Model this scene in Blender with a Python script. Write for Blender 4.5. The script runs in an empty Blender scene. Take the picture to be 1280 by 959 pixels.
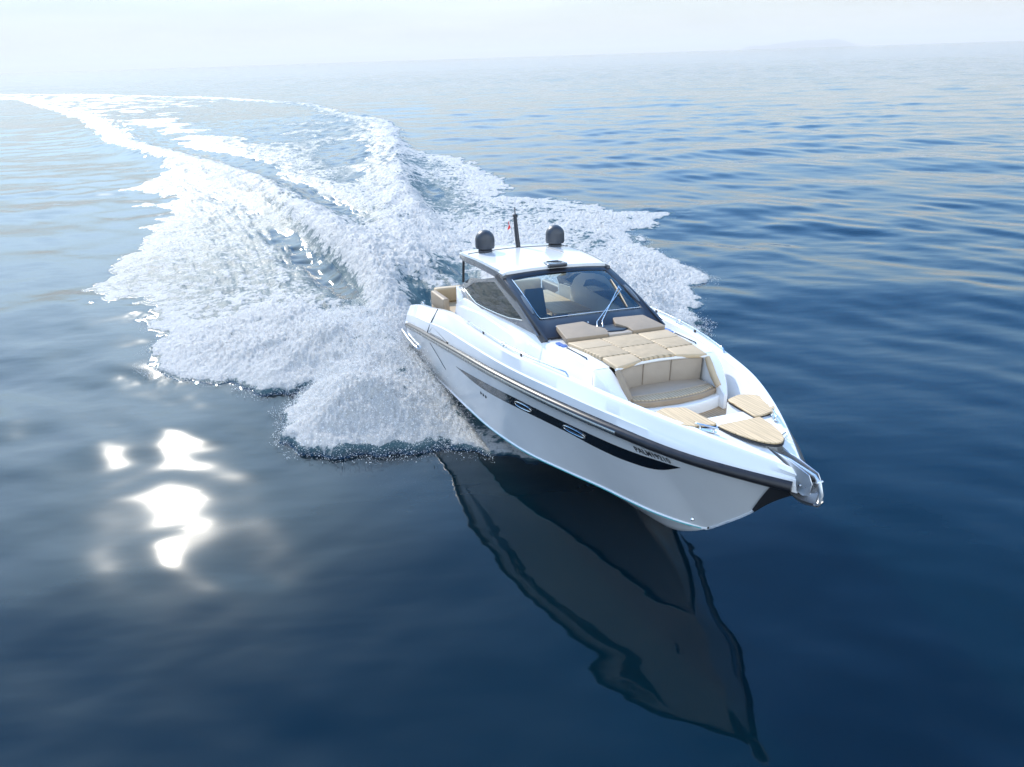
import bpy, bmesh, math, random
import numpy as np
from mathutils import Vector, Matrix
C = bpy.context.scene.collection
SC = bpy.context.scene
rnd = random.Random(7)

# ------------------------------------------------------------------ camera
F_PX = 857.4; PITCH = 0.44417; ROLL = -0.03215; CAM_H = 8.105
def cam_axes():
    cp, sp = math.cos(PITCH), math.sin(PITCH)
    fw = Vector((0, cp, -sp)); rt = Vector((1, 0, 0)); up = rt.cross(fw)
    c, s = math.cos(ROLL), math.sin(ROLL)
    return c*rt + s*up, -s*rt + c*up, fw
r_, u_, f_ = cam_axes()
cam = bpy.data.cameras.new('camera'); co = bpy.data.objects.new('camera', cam); C.objects.link(co)
cam.sensor_width = 36; cam.lens = F_PX/1280*36; cam.clip_start = 0.1; cam.clip_end = 250000
co.matrix_world = Matrix(((r_.x, u_.x, -f_.x, 0), (r_.y, u_.y, -f_.y, 0), (r_.z, u_.z, -f_.z, CAM_H), (0, 0, 0, 1)))
SC.camera = co

# ------------------------------------------------------------------ light
SUN_EL = math.radians(31.0); SUN_AZ = math.radians(-30.3)      # azimuth from +Y, clockwise positive
SKY_STRENGTH = 0.15
EXPOSURE = 1.09
w = bpy.data.worlds.new('World'); SC.world = w; w.use_nodes = True
nt = w.node_tree; N = nt.nodes; L = nt.links
for n in list(N): N.remove(n)
sky = N.new('ShaderNodeTexSky'); sky.sky_type = 'NISHITA'; sky.sun_disc = False
sky.sun_elevation = SUN_EL; sky.sun_rotation = SUN_AZ
sky.air_density = 1.0; sky.dust_density = .6; sky.ozone_density = .6; sky.altitude = 0
bg = N.new('ShaderNodeBackground'); bg.inputs['Strength'].default_value = SKY_STRENGTH
wo = N.new('ShaderNodeOutputWorld')
# thin bright cloud veil low in the sky
tc = N.new('ShaderNodeTexCoord'); mp = N.new('ShaderNodeMapping'); mp.inputs['Scale'].default_value = (2.2, 2.2, 14)
nz = N.new('ShaderNodeTexNoise'); nz.inputs['Scale'].default_value = 1.6; nz.inputs['Detail'].default_value = 5; nz.inputs['Roughness'].default_value = .55
cr = N.new('ShaderNodeMapRange'); cr.inputs['From Min'].default_value = .40; cr.inputs['From Max'].default_value = .72
cr.inputs['To Min'].default_value = .0; cr.inputs['To Max'].default_value = .75
sx = N.new('ShaderNodeSeparateXYZ')
veil = N.new('ShaderNodeMapRange'); veil.interpolation_type = 'SMOOTHSTEP'
veil.inputs['From Min'].default_value = .0; veil.inputs['From Max'].default_value = .38
veil.inputs['To Min'].default_value = 1.0; veil.inputs['To Max'].default_value = .12
mul = N.new('ShaderNodeMath'); mul.operation = 'MULTIPLY'
mix = N.new('ShaderNodeMix'); mix.data_type = 'RGBA'; mix.inputs['B'].default_value = (3.15, 3.18, 3.12, 1)
L.new(tc.outputs['Generated'], mp.inputs['Vector']); L.new(mp.outputs[0], nz.inputs['Vector'])
L.new(nz.outputs['Fac'], cr.inputs['Value']); L.new(tc.outputs['Generated'], sx.inputs[0])
L.new(sx.outputs['Z'], veil.inputs['Value']); L.new(cr.outputs[0], mul.inputs[0]); L.new(veil.outputs[0], mul.inputs[1])
hs = N.new('ShaderNodeHueSaturation'); hs.inputs['Saturation'].default_value = 1.35; L.new(sky.outputs[0], hs.inputs['Color'])
def vmath(op, a, b):
    q = N.new('ShaderNodeVectorMath'); q.operation = op
    for i, v in enumerate((a, b)):
        if isinstance(v, (int, float)): q.inputs[i].default_value = (v, v, v)
        else: L.new(v, q.inputs[i])
    return q.outputs[0]
# deeper blue away from the horizon
hb = N.new('ShaderNodeMapRange'); hb.interpolation_type = 'SMOOTHSTEP'; hb.inputs['From Min'].default_value = .12; hb.inputs['From Max'].default_value = .55; L.new(sx.outputs['Z'], hb.inputs['Value'])
ht_ = N.new('ShaderNodeMix'); ht_.data_type = 'RGBA'; ht_.inputs['A'].default_value = (1, 1, 1, 1); ht_.inputs['B'].default_value = (.70, 1.06, 1.34, 1); L.new(hb.outputs[0], ht_.inputs['Factor'])
hs_out = vmath('MULTIPLY', hs.outputs[0], ht_.outputs['Result'])
# soft shoulder on the bright aureole: c / sqrt(1 + (c/K)^2)
kk = N.new('ShaderNodeCombineXYZ'); kk.inputs[0].default_value = 6.5; kk.inputs[1].default_value = 10; kk.inputs[2].default_value = 14
ck = vmath('DIVIDE', hs_out, kk.outputs[0]); c2 = vmath('MULTIPLY', ck, ck); c3 = vmath('ADD', c2, 1.0); c4 = vmath('POWER', c3, .5); shoulder = vmath('DIVIDE', hs_out, c4)
lowb = N.new('ShaderNodeMapRange'); lowb.interpolation_type = 'SMOOTHSTEP'; lowb.inputs['From Min'].default_value = .015; lowb.inputs['From Max'].default_value = .30; lowb.inputs['To Min'].default_value = .94; lowb.inputs['To Max'].default_value = 0
L.new(sx.outputs['Z'], lowb.inputs['Value'])
mxx = N.new('ShaderNodeMath'); mxx.operation = 'MAXIMUM'; L.new(lowb.outputs[0], mxx.inputs[0]); L.new(mul.outputs[0], mxx.inputs[1])
vc = N.new('ShaderNodeMix'); vc.data_type = 'RGBA'; vc.inputs['A'].default_value = (2.45, 2.50, 2.50, 1); vc.inputs['B'].default_value = (1.7, 2.4, 3.2, 1)
vr = N.new('ShaderNodeMapRange'); vr.interpolation_type = 'SMOOTHSTEP'; vr.inputs['From Min'].default_value = .02; vr.inputs['From Max'].default_value = .22; L.new(sx.outputs['Z'], vr.inputs['Value']); L.new(vr.outputs[0], vc.inputs['Factor'])
vb = N.new('ShaderNodeMapRange'); vb.inputs['From Min'].default_value = .3; vb.inputs['From Max'].default_value = .7; vb.inputs['To Min'].default_value = .86; vb.inputs['To Max'].default_value = 1.10; L.new(nz.outputs['Fac'], vb.inputs['Value'])
vm = vmath('SCALE', vc.outputs['Result'], 1.0); L.new(vb.outputs[0], vm.node.inputs['Scale']); L.new(vm, mix.inputs['B'])
L.new(mxx.outputs[0], mix.inputs['Factor']); L.new(shoulder, mix.inputs['A'])
# added bright sky opposite the sun, out of view, to fill the shaded hull
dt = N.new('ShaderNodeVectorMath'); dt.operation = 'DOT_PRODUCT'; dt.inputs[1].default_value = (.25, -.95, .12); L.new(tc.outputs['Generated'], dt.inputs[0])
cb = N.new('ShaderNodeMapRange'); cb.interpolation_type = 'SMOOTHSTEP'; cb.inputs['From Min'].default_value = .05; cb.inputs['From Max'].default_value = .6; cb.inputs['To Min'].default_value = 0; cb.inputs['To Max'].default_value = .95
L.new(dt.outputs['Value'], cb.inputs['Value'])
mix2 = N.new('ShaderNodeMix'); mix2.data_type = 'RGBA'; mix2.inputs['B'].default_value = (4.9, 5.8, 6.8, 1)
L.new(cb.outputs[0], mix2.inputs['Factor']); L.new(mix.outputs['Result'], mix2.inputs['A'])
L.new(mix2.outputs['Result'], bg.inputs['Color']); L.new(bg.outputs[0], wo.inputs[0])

sun = bpy.data.lights.new('sun', 'SUN'); so = bpy.data.objects.new('sun', sun); C.objects.link(so)
sun.energy = 2.3; sun.angle = math.radians(.55); sun.color = (1, .93, .82)
sd = Vector((math.sin(SUN_AZ)*math.cos(SUN_EL), math.cos(SUN_AZ)*math.cos(SUN_EL), math.sin(SUN_EL)))
so.rotation_euler = sd.to_track_quat('Z', 'Y').to_euler()
SC.view_settings.view_transform = 'Standard'; SC.view_settings.look = 'None'
SC.view_settings.exposure = EXPOSURE; SC.view_settings.gamma = 1
SC.cycles.max_bounces = 7; SC.cycles.transparent_max_bounces = 8; SC.cycles.caustics_reflective = False; SC.cycles.caustics_refractive = False
SC.cycles.volume_bounces = 0

# ------------------------------------------------------------------ materials
def mat(name, col, rough=.5, metal=0, coat=0, spec=.5, **kw):
    m = bpy.data.materials.new(name); m.use_nodes = True
    b = m.node_tree.nodes['Principled BSDF']
    b.inputs['Base Color'].default_value = (*col, 1); b.inputs['Roughness'].default_value = rough
    b.inputs['Metallic'].default_value = metal; b.inputs['Coat Weight'].default_value = coat
    b.inputs['Coat Roughness'].default_value = .04
    b.inputs['Specular IOR Level'].default_value = spec
    for k, v in kw.items(): b.inputs[k.replace('_', ' ')].default_value = v
    return m
def mottled(name, col, var=.12, scale=6, rough=.5, rvar=.08, bump=0, bscale=200, **kw):
    """base colour with a soft procedural variation, roughness variation and fine bump"""
    m = mat(name, col, rough, **kw); t = m.node_tree; b = t.nodes['Principled BSDF']
    c = t.nodes.new('ShaderNodeTexCoord'); n = t.nodes.new('ShaderNodeTexNoise'); n.inputs['Scale'].default_value = scale; n.inputs['Detail'].default_value = 6
    t.links.new(c.outputs['Object'], n.inputs['Vector'])
    r = t.nodes.new('ShaderNodeMapRange'); r.inputs['From Min'].default_value = .3; r.inputs['From Max'].default_value = .7
    r.inputs['To Min'].default_value = 1-var; r.inputs['To Max'].default_value = 1+var*.5
    t.links.new(n.outputs['Fac'], r.inputs['Value'])
    x = t.nodes.new('ShaderNodeMix'); x.data_type = 'RGBA'; x.blend_type = 'MULTIPLY'; x.inputs['Factor'].default_value = 1
    x.inputs['A'].default_value = (*col, 1); t.links.new(r.outputs[0], x.inputs['B']); t.links.new(x.outputs['Result'], b.inputs['Base Color'])
    r2 = t.nodes.new('ShaderNodeMapRange'); r2.inputs['To Min'].default_value = max(rough-rvar, .02); r2.inputs['To Max'].default_value = rough+rvar
    t.links.new(n.outputs['Fac'], r2.inputs['Value']); t.links.new(r2.outputs[0], b.inputs['Roughness'])
    if bump:
        n2 = t.nodes.new('ShaderNodeTexNoise'); n2.inputs['Scale'].default_value = bscale; n2.inputs['Detail'].default_value = 3
        t.links.new(c.outputs['Object'], n2.inputs['Vector'])
        bp = t.nodes.new('ShaderNodeBump'); bp.inputs['Strength'].default_value = bump; bp.inputs['Distance'].default_value = .004
        t.links.new(n2.outputs['Fac'], bp.inputs['Height']); t.links.new(bp.outputs[0], b.inputs['Normal'])
    return m
def stripes(name, colA, colB, period, width, axis, rough=.5, bump=.0, angle=0, grain=0):
    """planks or quilting: thin lines of colB every `period` metres along `axis` of the object's own space"""
    m = mat(name, colA, rough); t = m.node_tree; b = t.nodes['Principled BSDF']; nn = t.nodes; lk = t.links
    c = nn.new('ShaderNodeTexCoord'); mpp = nn.new('ShaderNodeMapping'); mpp.inputs['Rotation'].default_value = (0, 0, angle)
    lk.new(c.outputs['Object'], mpp.inputs['Vector']); s = nn.new('ShaderNodeSeparateXYZ'); lk.new(mpp.outputs[0], s.inputs[0])
    d = nn.new('ShaderNodeMath'); d.operation = 'DIVIDE'; d.inputs[1].default_value = period; lk.new(s.outputs[axis], d.inputs[0])
    f = nn.new('ShaderNodeMath'); f.operation = 'PINGPONG'; f.inputs[1].default_value = .5; lk.new(d.outputs[0], f.inputs[0])
    q = nn.new('ShaderNodeMapRange'); q.interpolation_type = 'SMOOTHSTEP'; q.inputs['From Min'].default_value = width/period*.5; q.inputs['From Max'].default_value = width/period*1.1
    lk.new(f.outputs[0], q.inputs['Value'])
    base = nn.new('ShaderNodeMix'); base.data_type = 'RGBA'; base.inputs['A'].default_value = (*colB, 1); base.inputs['B'].default_value = (*colA, 1)
    lk.new(q.outputs[0], base.inputs['Factor'])
    out = base
    n = nn.new('ShaderNodeTexNoise'); n.inputs['Detail'].default_value = 6
    m2 = nn.new('ShaderNodeMapping'); m2.inputs['Scale'].default_value = (1.5, 30, 30) if grain else (8, 8, 8); lk.new(c.outputs['Object'], m2.inputs['Vector']); lk.new(m2.outputs[0], n.inputs['Vector'])
    n.inputs['Scale'].default_value = 1
    r = nn.new('ShaderNodeMapRange'); r.inputs['From Min'].default_value = .3; r.inputs['From Max'].default_value = .7; r.inputs['To Min'].default_value = .76 if grain else .93; r.inputs['To Max'].default_value = 1.1
    lk.new(n.outputs['Fac'], r.inputs['Value'])
    x = nn.new('ShaderNodeMix'); x.data_type = 'RGBA'; x.blend_type = 'MULTIPLY'; x.inputs['Factor'].default_value = 1
    lk.new(out.outputs['Result'], x.inputs['A']); lk.new(r.outputs[0], x.inputs['B']); lk.new(x.outputs['Result'], b.inputs['Base Color'])
    if bump:
        pw = nn.new('ShaderNodeMath'); pw.operation = 'POWER'; pw.inputs[1].default_value = .5; lk.new(f.outputs[0], pw.inputs[0])
        bp = nn.new('ShaderNodeBump'); bp.inputs['Distance'].default_value = bump; bp.inputs['Strength'].default_value = 1
        lk.new(pw.outputs[0], bp.inputs['Height']); lk.new(bp.outputs[0], b.inputs['Normal'])
    return m
M = {}
M['gel'] = mottled('white_gelcoat', (.83, .84, .85), var=.03, scale=1.2, rough=.16, rvar=.05, coat=.5)
M['deckgel'] = mottled('satin_deck_gelcoat', (.78, .77, .76), var=.04, scale=3, rough=.42, bump=.15, bscale=500)
M['dark'] = mottled('charcoal_gelcoat', (.018, .020, .027), var=.15, scale=3, rough=.34, rvar=.06)
M['roofside'] = mottled('dark_grey_metallic_paint', (.11, .115, .125), var=.08, scale=3, rough=.22, rvar=.04, coat=.6)
M['rubber'] = mottled('black_rubber', (.018, .018, .022), rough=.35, var=.2, scale=9)
M['black'] = mat('matt_black_plastic', (.025, .026, .03), .45)
M['radome'] = mottled('charcoal_radome_paint', (.045, .05, .06), rough=.38, var=.06, scale=3)
M['steel'] = mottled('polished_stainless', (.72, .73, .74), var=.05, scale=10, rough=.12, metal=1)
M['satin'] = mottled('satin_stainless', (.74, .75, .76), var=.05, scale=10, rough=.30, metal=.85)
M['railmetal'] = mottled('satin_rail_insert', (.42, .42, .40), var=.05, scale=8, rough=.28, metal=.9)
M['vinyl'] = mottled('beige_vinyl', (.52, .395, .25), var=.08, scale=5, rough=.55, bump=.3, bscale=350)
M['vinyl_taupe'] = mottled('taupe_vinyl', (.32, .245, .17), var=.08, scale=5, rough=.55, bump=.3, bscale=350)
M['seatgrey'] = mottled('grey_taupe_vinyl', (.38, .32, .26), var=.06, scale=5, rough=.55, bump=.3, bscale=350)
M['quilt'] = stripes('quilted_beige_vinyl', (.52, .395, .25), (.33, .25, .155), .066, .016, 0, rough=.6, bump=.012, angle=math.radians(38))
M['quiltseat'] = stripes('quilted_seat_vinyl', (.50, .40, .27), (.36, .28, .19), .06, .014, 1, rough=.6, bump=.012)
M['teak'] = stripes('pale_teak_planks', (.66, .49, .29), (.44, .30, .16), .055, .004, 1, rough=.5, grain=1)
M['teakfloor'] = stripes('weathered_teak_floor', (.42, .30, .18), (.12, .08, .05), .06, .005, 1, rough=.55, grain=1)
M['navy_seat'] = mottled('dark_helm_upholstery', (.035, .045, .06), rough=.5, var=.1, scale=5)
M['cream'] = mottled('cream_interior_lining', (.62, .60, .55), rough=.5, var=.04, scale=3)
M['red'] = mat('red_flag_cloth', (.65, .02, .02), .7)
M['teal'] = mottled('pale_teal_chine_reflection', (.10, .48, .50), rough=.3, var=.1, scale=5)
M['band'] = mottled('black_hull_glass', (.008, .009, .012), rough=.05, rvar=.02, var=.2, scale=3)
M['bandgrey'] = mottled('grey_tinted_hull_glass', (.09, .095, .10), rough=.06, rvar=.02, var=.15, scale=3, coat=.5)
M['blue'] = mat('blue_cup_sky_reflection', (.06, .14, .42), .3)  # sky reflected in the steel cup holders, painted as a blue base colour
def glass(name, tint, rough=.02, mixf=.75):
    m = bpy.data.materials.new(name); m.use_nodes = True; t = m.node_tree
    for n in list(t.nodes): t.nodes.remove(n)
    o = t.nodes.new('ShaderNodeOutputMaterial'); tr = t.nodes.new('ShaderNodeBsdfTransparent'); tr.inputs[0].default_value = (*tint, 1)
    gl = t.nodes.new('ShaderNodeBsdfGlossy'); gl.inputs['Roughness'].default_value = rough; gl.inputs['Color'].default_value = (.9, .97, 1, 1)
    fr = t.nodes.new('ShaderNodeFresnel'); fr.inputs['IOR'].default_value = 1.52
    ad = t.nodes.new('ShaderNodeMapRange'); ad.inputs['To Min'].default_value = 0; ad.inputs['To Max'].default_value = 1.0
    mx = t.nodes.new('ShaderNodeMixShader'); t.links.new(fr.outputs[0], ad.inputs[0]); t.links.new(ad.outputs[0], mx.inputs[0])
    t.links.new(tr.outputs[0], mx.inputs[1]); t.links.new(gl.outputs[0], mx.inputs[2]); t.links.new(mx.outputs[0], o.inputs[0])
    return m
M['glass'] = glass('green_tinted_windscreen_glass', (.72, .84, .83))
M['sideglass'] = glass('smoked_side_glass', (.10, .13, .13))

# ------------------------------------------------------------------ builders
def link(name, me, m, parent=None):
    me.materials.append(m) if m else None
    o = bpy.data.objects.new(name, me); C.objects.link(o)
    if parent: o.parent = parent
    return o
def from_pd(name, V, F, m, parent=None, smooth=30, bevel=0, seg=2, recalc=True):
    me = bpy.data.meshes.new(name); me.from_pydata([tuple(map(float, v)) for v in V], [], F)
    bm = bmesh.new(); bm.from_mesh(me)
    bmesh.ops.remove_doubles(bm, verts=bm.verts, dist=1e-5)
    if bevel:
        bmesh.ops.recalc_face_normals(bm, faces=bm.faces)
        ed = [e for e in bm.edges if len(e.link_faces) == 2 and e.calc_face_angle(0) > math.radians(35)]
        bmesh.ops.bevel(bm, geom=ed, offset=bevel, segments=seg, profile=.5, affect='EDGES', clamp_overlap=True)
    if recalc: bmesh.ops.recalc_face_normals(bm, faces=bm.faces)
    for f in bm.faces: f.smooth = True
    bm.to_mesh(me); bm.free()
    me.set_sharp_from_angle(angle=math.radians(smooth))
    return link(name, me, m, parent)
def join_pd(parts):
    V, F = [], []
    for v, f in parts:
        o = len(V); V += list(v); F += [[i+o for i in q] for q in f]
    return V, F
def grid(rows, closed_u=False, caps=False):
    """rows: list of equal-length point lists"""
    n = len(rows[0]); V = [p for r in rows for p in r]; F = []
    for i in range(len(rows)-1):
        for j in range(n-1 + (1 if closed_u else 0)):
            a = i*n+j; b = i*n+(j+1) % n
            F.append([a, b, b+n, a+n])
    if caps:
        F.append(list(range(n))[::-1]); F.append([(len(rows)-1)*n+j for j in range(n)])
    return V, F
def prism(poly, z0, z1):
    """poly: xy outline; z0/z1 numbers or functions of (x,y)"""
    n = len(poly); f0 = z0 if callable(z0) else (lambda x, y: z0); f1 = z1 if callable(z1) else (lambda x, y: z1)
    V = [(x, y, f0(x, y)) for x, y in poly] + [(x, y, f1(x, y)) for x, y in poly]
    F = [[i, (i+1) % n, (i+1) % n+n, i+n] for i in range(n)] + [list(range(n))[::-1], [i+n for i in range(n)]]
    return V, F
def box(x0, x1, y0, y1, z0, z1): return prism([(x0, y0), (x1, y0), (x1, y1), (x0, y1)], z0, z1)
def slab(pts, nrm, th):
    """flat 3-D outline given a thickness along nrm"""
    n = len(pts); nv = Vector(nrm).normalized()*th
    V = [Vector(p) for p in pts] + [Vector(p)-nv for p in pts]
    F = [[i, (i+1) % n, (i+1) % n+n, i+n] for i in range(n)] + [list(range(n))[::-1], [i+n for i in range(n)]]
    return V, F
def tube(path, r, seg=10, squash=None, caps=True):
    P = [Vector(p) for p in path]; rows = []
    rs = r if isinstance(r, (list, tuple)) else [r]*len(P)
    up = Vector((0, 0, 1)); 
    for i, p in enumerate(P):
        t = (P[min(i+1, len(P)-1)]-P[max(i-1, 0)]).normalized()
        if abs(t.dot(up)) > .97: a = Vector((1, 0, 0))
        else: a = up
        s = t.cross(a).normalized(); u = s.cross(t)
        rows.append([p + (s*math.cos(k*2*math.pi/seg)*(squash[0] if squash else 1) + u*math.sin(k*2*math.pi/seg)*(squash[1] if squash else 1))*rs[i] for k in range(seg)])
    return grid(rows, True, caps)
def lathe(prof, c, seg=28, sx=1, sy=1):
    """prof: list of (radius, z) from bottom to top"""
    rows = [[(c[0]+r*math.cos(k*2*math.pi/seg)*sx, c[1]+r*math.sin(k*2*math.pi/seg)*sy, c[2]+z) for k in range(seg)] for r, z in prof]
    return grid(rows, True, True)
def sm(x, X, Y):
    X = np.asarray(X, float); Y = np.asarray(Y, float); x = np.asarray(x, float)
    m = np.gradient(Y, X); i = np.clip(np.searchsorted(X, x)-1, 0, len(X)-2); h = X[i+1]-X[i]; t = np.clip((x-X[i])/h, 0, 1)
    return (2*t**3-3*t**2+1)*Y[i]+(t**3-2*t**2+t)*h*m[i]+(-2*t**3+3*t**2)*Y[i+1]+(t**3-t**2)*h*m[i+1]
def round_poly(poly, r, n=4):
    out = []; N_ = len(poly)
    for i in range(N_):
        p = Vector(poly[i]); a = Vector(poly[i-1])-p; b = Vector(poly[(i+1) % N_])-p
        rr = min(r, a.length*.45, b.length*.45); A = p+a.normalized()*rr; B_ = p+b.normalized()*rr
        for k in range(n+1):
            t = k/n; out.append(tuple((1-t)**2*A+2*t*(1-t)*p+t*t*B_))
    return out
def mir(VF):
    V, F = VF; return [(v[0], -v[1], v[2]) for v in V], [list(f)[::-1] for f in F]

# ------------------------------------------------------------------ the boat's place on the water
HD, TRIM, HEEL = -1.210176, 0.0965265, -0.042543
BPOS = Vector((-1.05158, 20.18975, -0.11718))
BM = Matrix.Rotation(HD, 3, 'Z') @ Matrix.Rotation(-TRIM, 3, 'Y') @ Matrix.Rotation(HEEL, 3, 'X')
boat = bpy.data.objects.new('motor_yacht', None); C.objects.link(boat)
boat.matrix_world = Matrix.Translation(BPOS) @ BM.to_4x4()
boat['label'] = 'white open motor yacht with dark windscreen and beige sunpad speeding across calm blue sea'
boat['category'] = 'motor yacht'
BMn = np.array(BM); BPn = np.array(BPOS)
def w2b(P): return (P-BPn) @ BMn

# hull curves in boat space: x forward from the transom, y to port, z up
def keel_z(x): return sm(x, [0, 4, 8, 9, 10, 11.05, 11.5, 11.85, 12.37, 12.87, 13.15, 13.5, 13.78], [-.80, -.80, -.80, -.78, -.71, -.51, -.28, -.05, .37, .81, 1.10, 1.40, 1.60])
def chine_y(x): return np.where(np.asarray(x) >= 11.85, 0., np.clip(sm(x, [0, 3.5, 5, 7, 8, 9.2, 10, 10.55, 11.07, 11.5, 11.85], [2.05, 2.03, 1.98, 1.80, 1.60, 1.17, .86, .68, .48, .25, .0]), 0, 9))
def chine_z(x): return np.where(np.asarray(x) >= 11.85, keel_z(x), sm(x, [0, 3.5, 7, 9.2, 11.85], [-.12, .03, .0, -.02, -.05]))
def rail_y(x): return sm(x, [0, .7, 2, 4, 6, 8, 10, 11.2, 12.0, 12.6, 13.2, 13.55, 13.78], [2.26, 2.30, 2.34, 2.36, 2.33, 2.18, 1.80, 1.45, 1.13, .83, .46, .22, .05])
def rail_z(x): return sm(x, [0, .7, 2, 4, 6, 8, 10, 11.2, 12.6, 13.2, 13.78], [.98, 1.07, 1.25, 1.47, 1.66, 1.76, 1.78, 1.76, 1.69, 1.675, 1.66])
def gun_y(x): return sm(x, [0, 1.5, 4, 6.5, 8.5, 10, 11.2, 12.2, 13, 13.5, 13.78], [2.06, 2.12, 2.19, 2.17, 2.01, 1.67, 1.33, .90, .47, .18, .03])
def gun_z(x): return sm(x, [0, 1.2, 2.8, 3.6, 4.5, 6.5, 8.5, 10, 11.2, 12.2, 13, 13.78], [1.52, 1.78, 2.02, 2.16, 2.28, 2.32, 2.29, 2.26, 2.20, 2.10, 2.0, 1.88])
def hull_y(x, z):
    zc, zr = chine_z(x), rail_z(x); t = np.clip((z-zc)/(zr-zc), 0, 1.0)
    return chine_y(x)+(rail_y(x)-chine_y(x))*t

XS = np.concatenate([np.linspace(0, 10, 41), np.linspace(10.2, 13.5, 34), [13.6, 13.7, 13.76]])
def hull_section(x):
    x = float(x); kz, cy, cz, ry, rz = float(keel_z(x)), float(chine_y(x)), float(chine_z(x)), float(rail_y(x)), float(rail_z(x))
    P = []
    lip = min(.07, cy*.3)
    for k in range(7):
        t = k/6; P.append((x, (cy-lip)*t, kz+(cz-.02-kz)*(t**1.12) + (.018 if k in (3,) else 0)))
    P.append((x, cy+.012*min(1, cy*4), cz-.012))
    P.append((x, cy+.012*min(1, cy*4), cz+.012))
    P.append((x, cy-.005*min(1, cy*4), cz+.03))
    for k in range(1, 12):
        t = k/11*.93; P.append((x, cy+(ry-cy)*t, cz+.03*(1-t)+(rz-cz)*t))
    P.append((x, ry-.03*min(1, ry*3)+.01, rz-.085)); P.append((x, ry+.015, rz-.07)); P.append((x, ry+.015, rz+.01))
    return P
rows = [hull_section(x) for x in XS]
n = len(rows[0])
V, F = grid(rows)
Vm = [(a, -b, c) for a, b, c in V]
tr = list(range(n)); o = len(V)
F2 = [[i+o for i in f[::-1]] for f in F]
Fc = [tr[::-1] + [i+o for i in tr[1:]]]
hull = from_pd('hull', V+Vm, F+F2+Fc, M['gel'], boat, smooth=28)
hull['label'] = 'glossy white planing hull'

def strip_on(curve_y, curve_z, xs, prof):
    """sweep a profile of (out, up) offsets along the hull at both sides"""
    rows = []
    for x in xs:
        y, z = float(curve_y(x)), float(curve_z(x)); dy = (float(curve_y(x+.02))-float(curve_y(x-.02)))/.04
        nx, ny = -dy, 1; l = math.hypot(nx, ny); nx /= l; ny /= l
        rows.append([(x+nx*a, y+ny*a, z+b) for a, b in prof])
    return grid(rows, True, True)
rail_prof = [(-.03, -.075), (.045, -.07), (.078, -.035), (.085, .0), (.078, .035), (.045, .07), (-.03, .075)]
xr = np.concatenate([np.linspace(.5, 10, 60), np.linspace(10.1, 13.70, 50)])
ins_prof = [(.05, -.022), (.088, -.030), (.098, -.012), (.098, .012), (.088, .030), (.05, .022)]
for s in (1, -1):
    vf = strip_on(rail_y, rail_z, xr, rail_prof); vf = vf if s == 1 else mir(vf)
    rr = from_pd('rub_rail', *vf, M['rubber'], hull, smooth=50)
    vf = strip_on(rail_y, rail_z, xr[1:78], ins_prof); vf = vf if s == 1 else mir(vf)
    from_pd('rail_insert', *vf, M['railmetal'], hull, smooth=50)
# black bow protector on the stem
def stem_pt(x, off=0): return (x+off, 0, float(keel_z(x)))
vf = []
rows = []
for x in np.linspace(12.92, 13.74, 12):
    z = float(keel_z(x)); t = (x-12.92)/.82
    wz = .03+.30*t
    top = min(z+wz, 1.60)
    yy = [max(float(hull_y(x, min(top, 1.6))), .01)+.012, .012]
    rows.append([(x, yy[0], top), (x+.012, yy[0]*.5+.01, (top+z)/2), (x+.015, 0, z-.012), (x+.012, -(yy[0]*.5+.01), (top+z)/2), (x, -yy[0], top)])
stem = from_pd('stem_guard', *grid(rows), M['black'], hull, smooth=40)

# window band let into the hull side
BT = ([5.3, 7, 8.3, 9.65, 10.5, 11.4, 12.2], [1.165, 1.32, 1.40, 1.395, 1.39, 1.375, 1.40])
BB = ([5.3, 6.7, 8.45, 9.85, 10.5, 11.1, 11.75, 12.2], [1.155, 1.10, 1.17, 1.15, 1.10, 1.09, 1.17, 1.395])
def patch(x0, x1, s, top, bot, off, nx=60, nv=4):
    rows = []
    for x in np.linspace(x0, x1, nx):
        zt, zb_ = float(sm(x, *top)), float(sm(x, *bot)); r = []
        for k in range(nv+1):
            z = zb_+(zt-zb_)*k/nv; r.append((x, s*(float(hull_y(x, z))+off), z))
        rows.append(r)
    V, F = grid(rows)
    o = len(V); Vi = [(a, b-s*(off+.01), c) for a, b, c in V]
    n_ = nv+1; R = len(rows); Fi = [[i+o for i in f[::-1]] for f in F]
    bd = [i*n_ for i in range(R)] + [(R-1)*n_+j for j in range(1, n_)] + [i*n_+nv for i in range(R-2, -1, -1)] + [j for j in range(nv-1, 0, -1)]
    S = [[bd[i], bd[(i+1) % len(bd)], bd[(i+1) % len(bd)]+o, bd[i]+o] for i in range(len(bd))]
    return V+Vi, F+Fi+S
for s in (-1, 1):
    hw = from_pd('hull_window', *patch(8.1, 12.2, s, BT, BB, .006), M['band'], hull, smooth=40)
    from_pd('aft_window_panel', *patch(5.3, 8.095, s, BT, BB, .006), M['bandgrey'], hull, smooth=40)
    for xc in (8.62, 10.05):                                   # elongated portholes
        P = []
        for k in range(25):
            a = k*2*math.pi/24; ex = .27*math.copysign(abs(math.cos(a))**.8, math.cos(a)); ez = .062*math.copysign(abs(math.sin(a))**.8, math.sin(a))
            x = xc+ex; z = float(sm(x, *BT)+sm(x, *BB))/2+ez+.02*ex
            P.append((x, s*(float(hull_y(x, z))+.014), z))
        from_pd('porthole_frame', *tube(P[:-1]+[P[0]], .011, 6), M['steel'], hull, smooth=60)
    # small exhaust vents
    for k in range(3):
        x = 6.62+.12*k; z = .93-.005*k
        y = float(hull_y(x, z))
        from_pd('side_vent', *prism([(x-.012, s*(y-.01)), (x+.028, s*(y-.01)), (x+.028, s*(y+.008)), (x-.012, s*(y+.008))], z-.03, z+.03), M['black'], hull)
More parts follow.
